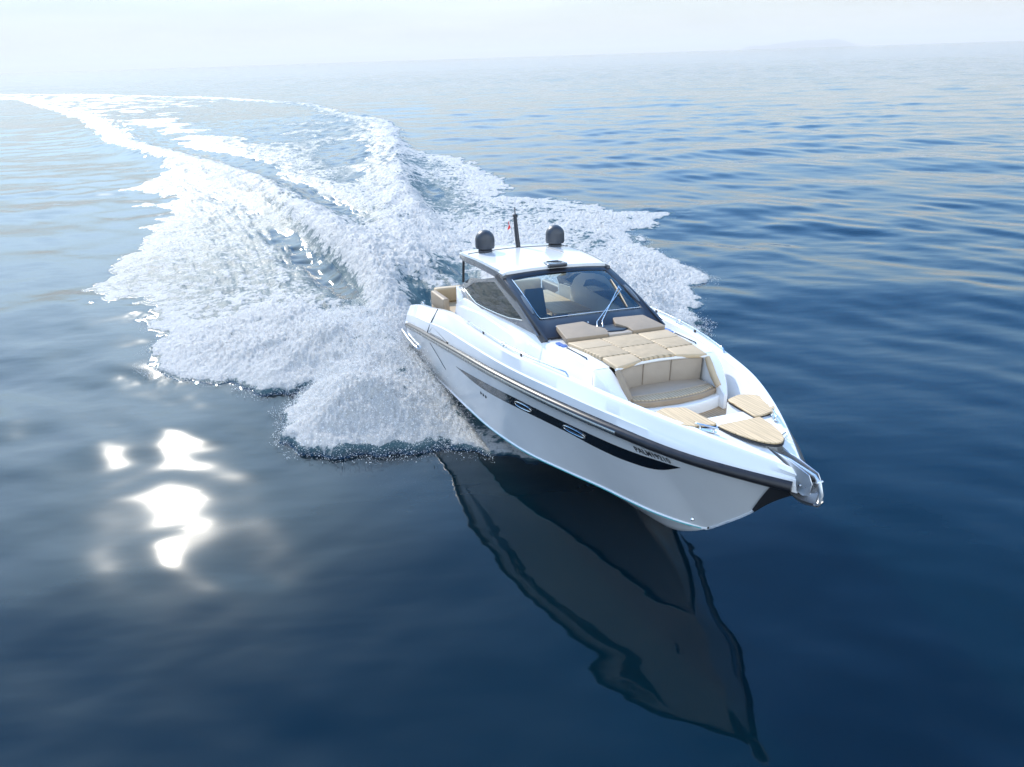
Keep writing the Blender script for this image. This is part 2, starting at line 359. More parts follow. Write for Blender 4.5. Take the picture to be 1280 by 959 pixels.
# bow eye, drain
from_pd('bow_eye', *lathe([(.03, 0), (.035, .02), (.02, .05)], (12.05, -.42, .33), 12), M['steel'], hull)
# registration
cu = bpy.data.curves.new('reg', 'FONT'); cu.body = 'PALM19210'; cu.size = .15; cu.offset = .003; cu.resolution_u = 2; cu.space_character = 1.06
to = bpy.data.objects.new('reg', cu); C.objects.link(to)
bpy.context.view_layer.update()
me = bpy.data.meshes.new_from_object(to.evaluated_get(bpy.context.evaluated_depsgraph_get()))
bpy.data.objects.remove(to)
tx = np.array([v.co[:] for v in me.vertices]); tw = tx[:, 0].max()
tf = [list(p.vertices) for p in me.polygons]
for s in (-1, 1):
    V = []
    for px, py, _ in tx:
        u = px/tw; u = u if s == -1 else 1-u
        x = 11.50+.60*u; z = 1.435-.0*u+py*1.0+ .0
        V.append((x, s*(float(hull_y(x, z))+.012), z))
    o_ = from_pd('registration_lettering', V, tf, M['rubber'], hull, recalc=False)
    o_['label'] = 'black registration letters reading PALM19210'
# painted teal strip along the chine, standing for the cyan reflection off the water
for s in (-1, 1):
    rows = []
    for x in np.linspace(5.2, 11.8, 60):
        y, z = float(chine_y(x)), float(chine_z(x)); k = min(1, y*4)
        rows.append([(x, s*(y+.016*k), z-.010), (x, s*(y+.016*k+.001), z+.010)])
    from_pd('chine_reflection', *grid(rows), M['teal'], hull)
# swim platform and its stainless guard
sp = from_pd('swim_platform', *prism(round_poly([(-1.35, -1.75), (.05, -1.95), (.05, 1.95), (-1.35, 1.75)], .3, 5), .16, .34), M['deckgel'], boat, bevel=.03)
from_pd('platform_decking', *prism(round_poly([(-1.25, -1.6), (-.05, -1.75), (-.05, 1.75), (-1.25, 1.6)], .25, 5), .345, .36), M['teakfloor'], sp)
for s in (-1, 1):
    from_pd('stern_guard_rail', *tube([(1.42, s*2.08, .50), (1.36, s*2.22, .52), (.8, s*2.23, .51), (0, s*2.22, .52), (-.8, s*2.19, .55), (-1.6, s*2.12, .59), (-1.72, s*1.95, .59)], .042, 10), M['satin'], boat, smooth=60)
    from_pd('trim_tab_mount', *box(.55, .75, s*2.1-.04, s*2.1+.04, .25, .31), M['steel'], boat)

# ------------------------------------------------------------------ deck moulding (bulwark, gunwale cap, side deck, foredeck)
def deck_z(x): return float(np.interp(x, [0, 2.2, 2.6, 9.3, 10.4, 11.4], [1.30, 1.34, 1.62, 1.66, 1.62, 1.60]))
def trunk_y(x): return float(sm(x, [2.9, 8.3, 10, 10.6, 11.0], [1.60, 1.58, 1.38, 1.1, .90]))
def deck_section(x, x_next_in):
    x = float(x); ry, rz, gy, gz = float(rail_y(x)), float(rail_z(x)), float(gun_y(x)), float(gun_z(x))
    f = float(np.clip((x-10.9)/1.3, 0, 1))                       # towards the bow the bulwark softens into the foredeck
    cz = rz+(gz-rz)*.50; cyy = gy+(ry-gy)*.60
    P = [(x, ry+.012, rz+.012), (x, ry+.012-.01, rz+.04), (x, ry-.035*(1-f), rz+.07*(1-f)+.08*f)]
    P.append((x, cyy+.015, cz-.012)); P.append((x, cyy-.01, cz+.012))
    P.append((x, gy+.012+.02*f, gz-.03-.02*f)); P.append((x, gy-.012, gz-.002))
    return P, gy, gz
rows = []
for x in np.concatenate([np.linspace(0, 9, 50), np.linspace(9.1, 12.05, 34)]):
    x = float(x); P, gy, gz = deck_section(x, 0)
    cap = .13
    P += [(x, gy-.03, gz), (x, gy-cap, gz-.004), (x, gy-cap-.03, gz-.03), (x, gy-cap-.10, deck_z(x)+.08), (x, gy-cap-.14, deck_z(x)+.0), (x, max(gy-cap-.3, .05) if x < 3 else max(min(trunk_y(min(x, 11))-.12, gy-cap-.16), .0) if x < 10.4 else .0, deck_z(x)-.0)]
    rows.append(P)
V1 = grid(rows)
deck = from_pd('deck', *join_pd([V1, mir(V1)]), M['gel'], boat, smooth=30)
# foredeck: x from 12.05 to the stem
rows = []
for x in np.concatenate([np.linspace(12.05, 13.1, 14), np.linspace(13.14, 13.16, 2), np.linspace(13.2, 13.755, 9)]):
    x = float(x); P, gy, gz = deck_section(x, 0)
    sl = 0 if x < 13.15 else .115
    sl = min(sl, gy*.75+.01)
    fz = float(np.interp(x, [12.05, 12.4, 13.2, 13.78], [2.05, 2.055, 2.0, 1.86]))
    inn = max(gy-.14, gy*.72)
    P += [(x, inn+.01, gz+.002), (x, inn, min(gz, fz+.01)), (x, max(gy-.22, sl+.01 if sl else gy*.55), fz), (x, sl+.003 if sl else .12, fz+.002), (x, sl if sl else .1, fz-.02 if sl else fz+.002), (x, sl if sl else .05, fz-.22 if sl else fz+.002), (x, 0, fz-.24 if sl else fz+.002)]
    rows.append(P)
V1 = grid(rows)
x = 12.05; P, gy, gz = deck_section(x, 0)
fd = from_pd('foredeck', *join_pd([V1, mir(V1)]), M['gel'], boat, smooth=32)
# seat lockers either side of the bow well, centre step
def inner_y(x): return float(gun_y(x))-.16
for s in (-1, 1):
    poly = [(11.60, s*.42), (12.40, s*.36)] + [(x, s*inner_y(x)) for x in (12.40, 12.2, 12.0, 11.8, 11.62)]
    poly = poly if s == 1 else poly[::-1]
    lk = from_pd('bow_locker', *prism(poly, 1.40, 2.045), M['gel'], boat, bevel=.02)
    pad = [(11.63, s*.40), (12.39, s*.335), (12.345, s*.66), (12.22, s*.84), (12.02, s*.955), (11.80, s*.99), (11.62, s*.93), (11.52, s*.72)]
    tp = from_pd('teak_seat_lid', *prism(round_poly(pad if s == 1 else pad[::-1], .07, 4), 2.075, 2.105), M['teak'], boat, bevel=.006, seg=1)
    from_pd('lid_gasket', *prism(round_poly([(11.59+(a-11.59)*1.0, b) for a, b in (pad if s == 1 else pad[::-1])], .07, 4), 2.047, 2.073), M['black'], tp)
    tp['label'] = 'pale teak seat lid on the %s bow locker' % ('starboard' if s == -1 else 'port')
from_pd('well_step', *prism([(12.20, -.40), (12.395, -.40), (12.395, .40), (12.20, .40)], 1.42, 1.93), M['deckgel'], boat, bevel=.015)
from_pd('step_tread', *prism([(12.22, -.34), (12.38, -.33), (12.38, .33), (12.22, .34)], 1.933, 1.948), M['teak'], boat, bevel=.004, seg=1)
tri = [(12.42, -.385), (12.42, .385), (12.72, .345), (13.0, .265), (13.17, .17), (13.27, .06), (13.27, -.06), (13.17, -.17), (13.0, -.265), (12.72, -.345)]
al = from_pd('anchor_locker_lid', *prism(round_poly(tri, .05, 3), 2.078, 2.105), M['teak'], boat, bevel=.006, seg=1)
from_pd('lid_gasket', *prism(round_poly([(12.4+(a-12.4)*1.012, b*1.03) for a, b in tri], .05, 3), 2.045, 2.076), M['black'], al)
# bow well sole
deck_z_top = 1.60
from_pd('bow_well_floor', *prism([(10.0, -1.39), (10.6, -1.24), (11.2, -1.04), (11.65, -.82), (12.05, -.50), (12.05, .50), (11.65, .82), (11.2, 1.04), (10.6, 1.24), (10.0, 1.39)], 1.52, 1.632), M['teakfloor'], boat)

# cleats
def cleat(x, y, z, ang, size=.30):
    parts = []
    for d in (-.28, .28):
        parts.append(lathe([(.024, 0), (.016, .02), (.014, .06)], (d*size, 0, 0), 12))
    parts.append(tube([(-.5*size, 0, .062), (-.42*size, 0, .07), (.42*size, 0, .07), (.5*size, 0, .062)], [.008, .015, .015, .008], 8))
    parts.append(prism(round_poly([(-.42*size, -.03), (.42*size, -.03), (.42*size, .03), (-.42*size, .03)], .028), -.003, .006))
    V, F = join_pd(parts); R = Matrix.Rotation(ang, 3, 'Z')
    return from_pd('cleat', [tuple(R @ Vector(v)+Vector((x, y, z))) for v in V], F, M['steel'], boat, smooth=50)
for s in (-1, 1):
    cleat(12.47, s*.60, 2.075, -s*.52, .36)
    cleat(7.9, s*(float(gun_y(7.9))-.08), float(gun_z(7.9))+.002, -s*.06, .26)
    cleat(1.6, s*(float(gun_y(1.6))-.07), float(gun_z(1.6))+.002, 0, .26)
from_pd('fairlead', *tube([(12.95, .30, 2.01), (13.0, .36, 2.09), (13.07, .33, 2.10), (13.08, .27, 2.01)], .012, 8), M['steel'], boat, smooth=60)
# anchor roller and anchor
ar = []
for y in (-.075, .075):
    ar.append(slab([(13.15, y, 2.0), (13.55, y, 1.99), (13.93, y, 1.93), (14.0, y, 1.83), (13.97, y, 1.66), (13.86, y, 1.60), (13.72, y, 1.63), (13.62, y, 1.74), (13.3, y, 1.80)], (0, 1, 0), .012))
roller = from_pd('anchor_roller', *join_pd(ar), M['satin'], boat, bevel=.003, seg=1)
def cyl_y(x, z, r, y0, y1, seg=20):
    return grid([[(x+r*math.cos(k*2*math.pi/seg), y, z+r*math.sin(k*2*math.pi/seg)) for k in range(seg)] for y in (y0, y1)], True, True)
from_pd('roller_wheel', *cyl_y(13.86, 1.83, .055, -.06, .06), M['black'], roller, smooth=50)
from_pd('roller_pin', *cyl_y(13.80, 1.72, .014, -.10, .10, 12), M['steel'], roller, smooth=50)
an = [tube([(13.10, 0, 1.93), (13.5, 0, 1.93), (13.95, 0, 1.90), (14.03, 0, 1.84), (14.08, 0, 1.70), (14.05, 0, 1.56)], [.02, .024, .028, .032, .034, .03], 10, squash=(.7, 1.2))]
an.append(tube([(14.03, -.05, 1.86), (14.03, .05, 1.86)], .016, 8))
# curved scoop fluke running back under the stem
rows = []
for k in range(9):
    t = k/8; x = 14.06-.50*t; z = 1.53-.06*math.sin(math.pi*t)+.03*t; wd = .02+.15*math.sin(math.pi*(.15+.75*t))
    rows.append([(x, -wd, z+.10*wd/.17), (x, -wd*.5, z+.02), (x, 0, z-.005), (x, wd*.5, z+.02), (x, wd, z+.10*wd/.17)])
Vg, Fg = grid(rows); o = len(Vg); Vb = [(a, b, c-.016) for a, b, c in Vg]
an.append((Vg+Vb, Fg+[[i+o for i in f[::-1]] for f in Fg] + [[0, 1, 1+o, o]]))
anchor = from_pd('anchor', *join_pd(an), M['satin'], boat, smooth=45)

# ------------------------------------------------------------------ coachroof
TZ = 2.42
def trunk_row(x):
    by = trunk_y(x); ty = float(np.interp(x, [2.95, 7.8, 10.4, 11.1], [1.47, 1.31, 1.285, 1.25])); 
    zt = float(np.interp(x, [2.95, 3.6, 4.6, 6.0, 7.6, 8.2, 11], [2.10, 2.38, 2.41, 2.46, 2.60, 2.44, 2.42]))
    cz = float(np.interp(x, [2.95, 3.6, 5.0, 6.9, 7.7, 9], [2.02, 2.16, 2.26, 2.24, 2.1, 2.0])); k = float(np.interp(x, [3, 3.5, 7.0, 7.8], [.0, .035, .035, 0]))
    cy_ = by+(ty-by)*((cz-1.6)/(zt-1.6))
    return [(x, by, 1.58), (x, cy_+k+.004, cz-.012), (x, cy_+.004, cz+.018), (x, ty+.03, zt-.035), (x, ty+.008, zt-.006), (x, ty-.03, zt)]
sides = []
xs_t = [2.95, 3.2, 3.6, 4, 4.5, 5, 5.5, 6, 6.5, 6.9, 7.2, 7.5, 7.7, 7.9, 8.1, 8.3]
rows = [trunk_row(x)+[(x, trunk_row(x)[-1][1]-.10, trunk_row(x)[-1][2]), (x, trunk_row(x)[-1][1]-.12, 1.6)] for x in xs_t]
g1 = grid(rows, False, True)
# forward part: a solid crown closing at the sunpad
def nose(x):
    ty = float(sm(x, [8.3, 9.4, 10.2, 10.6, 10.85, 10.98], [1.305, 1.27, 1.20, 1.11, .99, .90])); by = float(sm(x, [8.3, 9.4, 10.2, 10.6, 10.85, 10.98], [1.58, 1.50, 1.33, 1.17, 1.03, .92]))
    zt = float(sm(x, [8.3, 9.9, 10.25, 10.6, 10.85, 10.98], [2.43, 2.42, 2.36, 2.15, 1.98, 1.90]))
    return ty, by, zt
rowsL = []
for x in [8.3, 8.7, 9.1, 9.5, 9.9, 10.16]:
    ty, by, zt = nose(x)
    rowsL.append([(x, by, 1.42), (x, ty+.03, zt-.035), (x, ty+.008, zt-.006), (x, ty-.04, zt), (x, 0, zt+.015)])
g2 = grid(rowsL)
# side arms round the forward seat
arm = []
for x in [10.16, 10.25, 10.4, 10.55, 10.7, 10.82, 10.92, 10.98]:
    ty, by, zt = nose(x); iy = float(np.interp(x, [9.9, 10.98], [.93, .86]))
    arm.append([(x, by, 1.42), (x, ty+.03, zt-.035), (x, ty+.005, zt-.005), (x, iy+.02, zt), (x, iy, zt-.02), (x, iy, 1.42)])
g3 = grid(arm, False, True)
tr_ = from_pd('coachroof', *join_pd([g1, mir(g1), g2, mir(g2), g3, mir(g3)]), M['gel'], boat, smooth=30)
# rounded front of the seat moulding
front = [(9.95, -.92), (10.80, -.98)] + [(10.80+.22*math.sin(math.pi*k/12)**.8, -.98+1.96*k/12) for k in range(1, 12)] + [(10.80, .98), (9.95, .92)]
from_pd('seat_base', *prism(front, 1.42, 1.83), M['gel'], tr_, bevel=.03, seg=3, smooth=40)
# forward seat: cushion, backrest, side bolsters
seat = from_pd('bow_seat', *prism(round_poly([(10.04, -.86), (10.74, -.90), (10.88, -.5), (10.93, 0), (10.88, .5), (10.74, .90), (10.04, .86)], .05, 3), 1.835, 1.94), M['vinyl_taupe'], boat, bevel=.025, seg=3)
from_pd('seat_cushion', *prism(round_poly([(10.08, -.83), (10.70, -.86), (10.84, -.5), (10.89, 0), (10.84, .5), (10.70, .86), (10.08, .83)], .05, 3), 1.925, 1.965), M['quiltseat'], seat, bevel=.015, seg=2)
from_pd('seat_cushion_centre', *prism([(10.1, -.80), (10.60, -.82), (10.66, 0), (10.60, .82), (10.1, .80)], 1.95, 1.985), M['seatgrey'], seat, bevel=.012, seg=2)
for k in range(3):
    y0 = -.84+.565*k; y1 = y0+.555
    from_pd('backrest_panel', *slab([(10.33-.15*(1-(y0/.9)**2), y0, 1.95), (10.33-.15*(1-(y1/.9)**2), y1, 1.95), (10.37-.17*(1-(y1/.9)**2), y1, 2.39), (10.37-.17*(1-(y0/.9)**2), y0, 2.39)], (1, 0, .35), .09), M['seatgrey'], seat, bevel=.02, seg=3)
bf = []
for k in range(15):
    t = k/14; y = -.93+1.86*t; bf.append((10.41-.19*(1-(abs(y)/.93)**2.2), y, 2.415))
from_pd('backrest_rim', *tube(bf, .028, 10), M['deckgel'], seat, smooth=60)
for s in (-1, 1):
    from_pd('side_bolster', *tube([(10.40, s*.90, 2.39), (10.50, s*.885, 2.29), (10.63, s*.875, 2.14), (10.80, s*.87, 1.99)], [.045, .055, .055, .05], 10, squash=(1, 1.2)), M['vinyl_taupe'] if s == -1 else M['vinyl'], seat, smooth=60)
# sunpad: eight panels and two head cushions
pad = bpy.data.objects.new('sunpad', None); C.objects.link(pad); pad.parent = boat
def padz(x, y): return 2.445 + .035
def cushion(poly, z0, z1, m, name, parent, bev=.028, tilt=None):
    V, F = prism(poly, z0, z1)
    if tilt: V = [(v[0], v[1], v[2]+tilt(v[0], v[1])) for v in V]
    return from_pd(name, V, F, m, parent, bevel=bev, seg=3, smooth=60)
def row_y(x): return float(np.interp(x, [8.8, 10.2], [1.09, .90]))
xa, xb_, xc_, xd = 8.84, 9.36, 9.92, 10.34
seam = .40
for s in (-1, 1):
    cushion([(xa, s*seam), (xb_-.0, s*(seam-.02)), (xb_, s*row_y(xb_)), (xa, s*row_y(xa))][::s], 2.43, 2.515, M['vinyl'], 'pad_panel', pad)
    cushion([(xb_+.004, s*(seam-.02)), (xc_, s*(seam-.04)), (xc_, s*row_y(xc_)), (xb_+.004, s*row_y(xb_))][::s], 2.43, 2.515, M['quilt'], 'pad_panel', pad)
    cushion([(xc_+.004, s*(seam-.04)), (xd-.09, s*(seam-.06)), (xd+.01, s*.68), (xd+.07, s*row_y(xd)), (xc_+.004, s*row_y(xc_))][::s], 2.43, 2.51, M['vinyl'], 'pad_panel', pad, tilt=lambda x, y: -.10*max(0, x-9.9))
cushion([(xa, -seam+.008), (9.56, -seam+.03), (9.56, seam-.03), (xa, seam-.008)], 2.43, 2.515, M['quilt'], 'pad_panel', pad)
cushion([(9.57, -seam+.03), (xd-.09, -seam+.07), (xd-.12, 0), (xd-.09, seam-.07), (9.57, seam-.03)], 2.43, 2.515, M['quilt'], 'pad_panel', pad, tilt=lambda x, y: -.06*max(0, x-9.9))
for s in (-1, 1):
    poly = [(8.06, s*.30), (8.36, s*.20), (8.62, s*.34), (8.82, s*.33), (8.80, s*1.08), (8.10, s*.98)]
    if s == -1: poly = [(8.06, -.36), (8.30, -.30), (8.55, -.12), (8.82, -.20), (8.80, -1.08), (8.10, -.98)]
    cushion(round_poly(poly[::s], .04, 3), 2.50, 2.60, M['vinyl_taupe'], 'head_cushion', pad, bev=.03, tilt=lambda x, y: .12*(8.8-x)-.03)
pad['label'] = 'beige quilted sunpad on the coachroof'
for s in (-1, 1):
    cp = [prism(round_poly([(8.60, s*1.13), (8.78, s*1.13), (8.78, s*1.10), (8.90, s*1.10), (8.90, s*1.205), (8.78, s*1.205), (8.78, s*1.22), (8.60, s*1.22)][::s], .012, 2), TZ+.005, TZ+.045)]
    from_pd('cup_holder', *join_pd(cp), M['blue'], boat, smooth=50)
    from_pd('grab_rail', *tube([(8.98, s*1.165, TZ+.01), (9.0, s*1.165, TZ+.045), (9.72, s*1.13, TZ+.04), (9.74, s*1.13, TZ+.005)], .011, 8), M['black'], boat, smooth=60)
    # low handrail along the gunwale
    pts = []
    for x in np.linspace(6.0, 9.9, 22):
        pts.append((x, s*(float(gun_y(x))-.075), float(gun_z(x))+.065))
    pts = [(5.93, pts[0][1], float(gun_z(5.9)))] + pts + [(9.97, s*(float(gun_y(9.97))-.08), float(gun_z(9.97)))]
    hr = from_pd('handrail', *tube(pts, .014, 8), M['steel'], boat, smooth=60)
    for x in (6.9, 8.6):
        from_pd('rail_stanchion', *box(x-.03, x+.03, s*(float(gun_y(x))-.075)-.012, s*(float(gun_y(x))-.075)+.012, float(gun_z(x))-.002, float(gun_z(x))+.055), M['black'], hr, bevel=.004, seg=1)
    rows = [[(x, s*(float(gun_y(x))-.055), float(gun_z(x))+.003), (x, s*(float(gun_y(x))-.10), float(gun_z(x))+.003)] for x in np.linspace(6.0, 9.9, 20)]
# fold-down terrace seam, boarding gate outline and hatch seam on the bulwark side (both sides)
def bul_y(x, z):
    ry, rz, gy, gz = float(rail_y(x)), float(rail_z(x)), float(gun_y(x)), float(gun_z(x))
    cz = rz+(gz-rz)*.5; cyy = gy+(ry-gy)*.6
    return float(np.interp(z, [rz+.05, cz, gz], [ry-.03, cyy, gy]))
for s in (-1, 1):
    P = [(3.0+.7*k/8, s*(bul_y(3.0+.7*k/8, 1.40+.80*k/8)+.004), 1.42+.76*k/8) for k in range(9)]
    from_pd('terrace_seam', *tube(P, .012, 6), M['black'], deck)
    P = []
    for (x, z) in [(3.25, 1.52), (3.45, 1.66), (3.6, 1.70), (4.2, 1.69), (4.9, 1.66), (4.95, 1.63), (4.2, 1.60), (3.3, 1.49)]:
        P.append((x, s*(bul_y(x, z)+.004), z))
    from_pd('gate_outline', *tube(P, .006, 5), M['black'], deck)
    from_pd('gate_latch', *box(4.88, 5.0, s*(bul_y(4.9, 1.65))-.02, s*(bul_y(4.9, 1.65))+.02, 1.60, 1.68), M['black'], deck, bevel=.006)
    P = [(x, s*(float(hull_y(x, z))+.004), z) for x, z in ((3.2, 1.2), (3.7, .95), (4.1, .72))]
    from_pd('hull_panel_seam', *tube(P, .006, 5), M['black'], hull)

# ------------------------------------------------------------------ windscreen, pillars, hardtop
def side_y(z): return float(np.interp(z, [2.30, 3.35], [1.46, 1.31]))
GT = [(6.17, 1.15, 3.24), (7.75, 1.17, 2.69)]
def wsp(u, v, off=0):
    """windscreen surface: u -1..1 across, v 0 top .. 1 bottom"""
    x = 6.17+(7.75-6.17)*v; z = 3.24+(2.69-3.24)*v; hy = 1.15+.02*v
    bow = 1-u*u
    return Vector((x+.06*bow*v+.02*bow, u*hy, z+.065*bow*(1-v)+.03*bow*v+.03*math.sin(math.pi*v))) + Vector((.33, 0, .94))*off
rows = [[tuple(wsp(-1+2*j/16, i/8)) for j in range(17)] for i in range(9)]
ws = from_pd('windscreen', *grid(rows), M['glass'], boat, smooth=60)
ws['label'] = 'large tinted windscreen in a charcoal frame'
# frame built as a ring: header, cowl, pillars
def ring(inner, outer, th, nrm=(.3, 0, .95)):
    nv = Vector(nrm).normalized()*th; n_ = len(inner)
    I = [Vector(p) for p in inner]; O = [Vector(p) for p in outer]
    V = I+O+[p-nv for p in I]+[p-nv for p in O]; F = []
    for i in range(n_):
        j = (i+1) % n_
        F += [[i, j, j+n_, i+n_], [i+2*n_, i+3*n_, j+3*n_, j+2*n_], [i+n_, j+n_, j+3*n_, i+3*n_], [i, i+2*n_, j+2*n_, j]]
    return V, F
inner, outer = [], []
K = 14
for k in range(K+1):   # header, starboard to port
    u = -1+2*k/K; inner.append(wsp(u, .0, .012)); b = 1-u*u
    outer.append(Vector((5.93+.06*b, u*1.30, 3.325+.08*b)))
for v in (.25, .5, .75):
    inner.append(wsp(1, v, .012)); x = 5.93+(8.30-5.93)*v; outer.append(Vector((x, 1.30, 3.325+(2.50-3.325)*v+.05*math.sin(math.pi*v))))
for k in range(K+1):
    u = 1-2*k/K; b = 1-u*u; inner.append(wsp(u, 1.0, .012)); outer.append(Vector((8.32+.05*b, u*1.29, 2.485+.03*b)))
for v in (.75, .5, .25):
    inner.append(wsp(-1, v, .012)); x = 5.93+(8.30-5.93)*v; outer.append(Vector((x, -1.30, 3.325+(2.50-3.325)*v+.05*math.sin(math.pi*v))))
from_pd('windscreen_frame', *ring(inner, outer, .05), M['dark'], ws, smooth=35, bevel=.006, seg=2)
# bright glazing bead
bead = [tuple(wsp(-.995, v, .018)) for v in (.02, .3, .6, .9)] + [tuple(wsp(-.97+1.94*k/12, .985, .018)) for k in range(13)]
from_pd('glazing_bead', *tube(bead, .009, 6), M['steel'], ws, smooth=60)
# pantograph wiper
wp = []
hub = Vector((8.36, -.20, 2.56))
hub2 = hub+Vector((.0, .12, .01)); tipc = wsp(.86, .60, .05)
wp += [tube([tuple(hub), tuple(hub+Vector((-.16, .07, .09))), tuple(tipc)], .010, 8), tube([tuple(hub2), tuple(hub2+Vector((-.16, .07, .09))), tuple(tipc+Vector((-.10, .0, .045)))], .010, 8)]
wp.append(tube([tuple(tipc+Vector((.02, .0, -.01))), tuple(tipc+Vector((-.12, .0, .055)))], .013, 8))
wiper = from_pd('wiper_arm', *join_pd(wp), M['steel'], ws, smooth=60)
bl = [tuple(wsp(.88-.17*t, .30+.66*t, .028)) for t in (0, .2, .4, .5, .6, .8, 1.0)]
from_pd('wiper_blade', *tube(bl, [.008, .014, .018, .022, .018, .014, .008], 8), M['vinyl'], wiper, smooth=60)
from_pd('wiper_blade_rubber', *tube([tuple(Vector(p)-Vector((.3, 0, .95))*.016+Vector((0, -.015, 0))) for p in bl], .010, 6), M['black'], wiper)
from_pd('wiper_motor', *join_pd([lathe([(.05, 0), (.045, .05), (.02, .06)], tuple(hub-Vector((0, 0, .05))), 14), lathe([(.05, 0), (.045, .05), (.02, .06)], tuple(hub2-Vector((0, 0, .05))), 14)]), M['black'], wiper)
from_pd('instrument_cowl', *prism(round_poly([(8.2, -.18), (8.66, -.12), (8.70, .18), (8.58, .40), (8.3, .44), (8.1, .3)], .06, 3), 2.43, 2.57), M['dark'], boat, bevel=.03, seg=3)
from_pd('cowl_shelf', *prism(round_poly([(8.62, -.16), (8.82, -.20), (8.82, .33), (8.64, .33)], .03, 3), 2.43, 2.545), M['seatgrey'], boat, bevel=.015)
bolts = [lathe([(.018, 0), (.012, .012)], tuple(wsp(u, 1.0, .03)+Vector((.30, 0, -.10))), 8) for u in (-.82, -.55, -.25, .5, .8)]
for b_ in bolts: from_pd('frame_fixing', *b_, M['steel'], ws)

# hardtop
def roofz(x, y): return 3.34+.14*(1-((x-4.0)/2.2)**2)+.075*(1-(y/1.4)**2) - (.03 if x < 3 else 0)
def roofw(x): return float(sm(x, [2.65, 3.0, 3.5, 4.5, 5.5, 5.98], [1.10, 1.36, 1.43, 1.40, 1.34, 1.29]))
xs_r = [2.65, 2.72, 2.9, 3.1, 3.4, 3.8, 4.2, 4.7, 5.2, 5.6, 5.98]
top = []
for x in xs_r:
    wd = roofw(x); fx = lambda u: x+.07*(1-u*u) if x > 5.5 else (x+.25*(u*u) if x < 2.8 else x)
    top.append([(fx(u), u*wd, roofz(x, u*wd)-.03*max(0, abs(u)-.93)/.07) for u in np.linspace(-1, 1, 21)])
bot = [[(p[0]*.999+.004, p[1]*.97, p[2]-.13) for p in r] for r in top]
Vt, Ft = grid(top); Vb, Fb = grid(bot); o = len(Vt); nn_ = 21; R = len(top)
bd = [i*nn_ for i in range(R)] + [(R-1)*nn_+j for j in range(1, nn_)] + [i*nn_+nn_-1 for i in range(R-2, -1, -1)] + [j for j in range(nn_-2, 0, -1)]
S = [[bd[i], bd[(i+1) % len(bd)], bd[(i+1) % len(bd)]+o, bd[i]+o] for i in range(len(bd))]
ht = from_pd('hardtop', Vt+Vb, Ft+[[i+o for i in f[::-1]] for f in Fb]+S, M['gel'], boat, smooth=40)
ht['label'] = 'white hardtop roof carrying two domes and a mast'
seamp = [(3.75+.06*(1-(u*u)), u*1.36, roofz(3.75, u*1.36)+.004) for u in np.linspace(-1, 1, 15)]
from_pd('sunroof_seam', *tube(seamp, .010, 6), M['black'], ht)
from_pd('sunroof_seam', *tube([(4.05, .62, roofz(4.05, .62)+.003), (4.9, .70, roofz(4.9, .70)+.003)], .006, 6), M['black'], ht)
for s in (-1, 1):      # dark roof side beams
    rows = []
    for x in np.linspace(3.35, 6.1, 16):
        wd = roofw(min(x, 5.98)); z = roofz(min(x, 5.98), wd) - .02*(x > 5.9)
        d = .16 if x > 3.6 else .10
        rows.append([(x, s*(wd-.05), z-.005), (x, s*(wd+.012), z-.03), (x, s*(wd+.03), z-.10), (x, s*(wd+.01), z-.10-d*.5), (x, s*(wd-.06), z-.10-d*.5)])
    from_pd('roof_side_beam', *grid(rows, True, True), M['roofside'], ht, smooth=45)
    # dark triangular cheek joining roof, pillar and side glass
    yo = 1.355
    # glazed side panel frame
    gl = [(3.58, 2.59), (4.19, 2.85), (4.9, 2.99), (5.60, 3.11), (6.35, 2.93), (7.44, 2.66), (6.7, 2.545), (6.0, 2.49), (5.2, 2.445), (4.54, 2.43)]
    ou = [(3.02, 2.56), (3.92, 2.935), (4.8, 3.05), (5.70, 3.23), (6.55, 3.10), (8.20, 2.52), (6.9, 2.475), (6.0, 2.425), (5.1, 2.385), (3.42, 2.12)]
    I = [(x, s*(side_y(z)), z) for x, z in gl]; O = [(x, s*(side_y(z)-.01), z) for x, z in ou]
    sw = from_pd('side_window', *slab([(x, s*(side_y(z)-.012), z) for x, z in gl], (0, s, .15), .008), M['sideglass'], boat, smooth=20)
    from_pd('side_window_frame', *ring(I, O, .05, (0, s, .15)), M['roofside'], sw, smooth=35, bevel=.006)
    from_pd('window_trim', *tube([(x, s*(side_y(z)+.01), z) for x, z in [gl[0], gl[9], gl[8], gl[7], gl[6], gl[5]]], .010, 6), M['steel'], sw, smooth=60)
    # A-pillar outer band
    rows = []
    for t in np.linspace(0, 1, 10):
        x = 5.80+(8.38-5.80)*t; z = 3.32+(2.46-3.32)*t+.05*math.sin(math.pi*t)
        rows.append([(x-.16, s*1.345, z-.10), (x-.05, s*1.362, z-.03), (x+.03, s*1.33, z+.015), (x+.05, s*1.285, z+.012), (x-.05, s*1.27, z-.06)])
    from_pd('windscreen_pillar', *grid(rows, True, True), M['dark'], boat, smooth=45)
    from_pd('roof_strut', *tube([(3.52, s*1.40, 3.32), (3.47, s*1.42, 2.75)], .032, 10), M['black'], boat, smooth=60)
    # vent grille beside the windscreen
    vg = [tuple(wsp(s*1.045, v, .03)) for v in (.47, .60, .75, .88)]
    from_pd('pillar_vent', *tube(vg, [.03, .045, .045, .02], 8, squash=(1, .5)), M['bandgrey'], boat, smooth=50)
    # aft cabin pillar
    from_pd('aft_pillar', *slab([(2.98, s*1.47, 2.56), (3.45, s*1.47, 2.40), (3.5, s*1.50, 1.66), (3.05, s*1.52, 1.66)], (0, s, .1), .07), M['gel'], boat, bevel=.01)
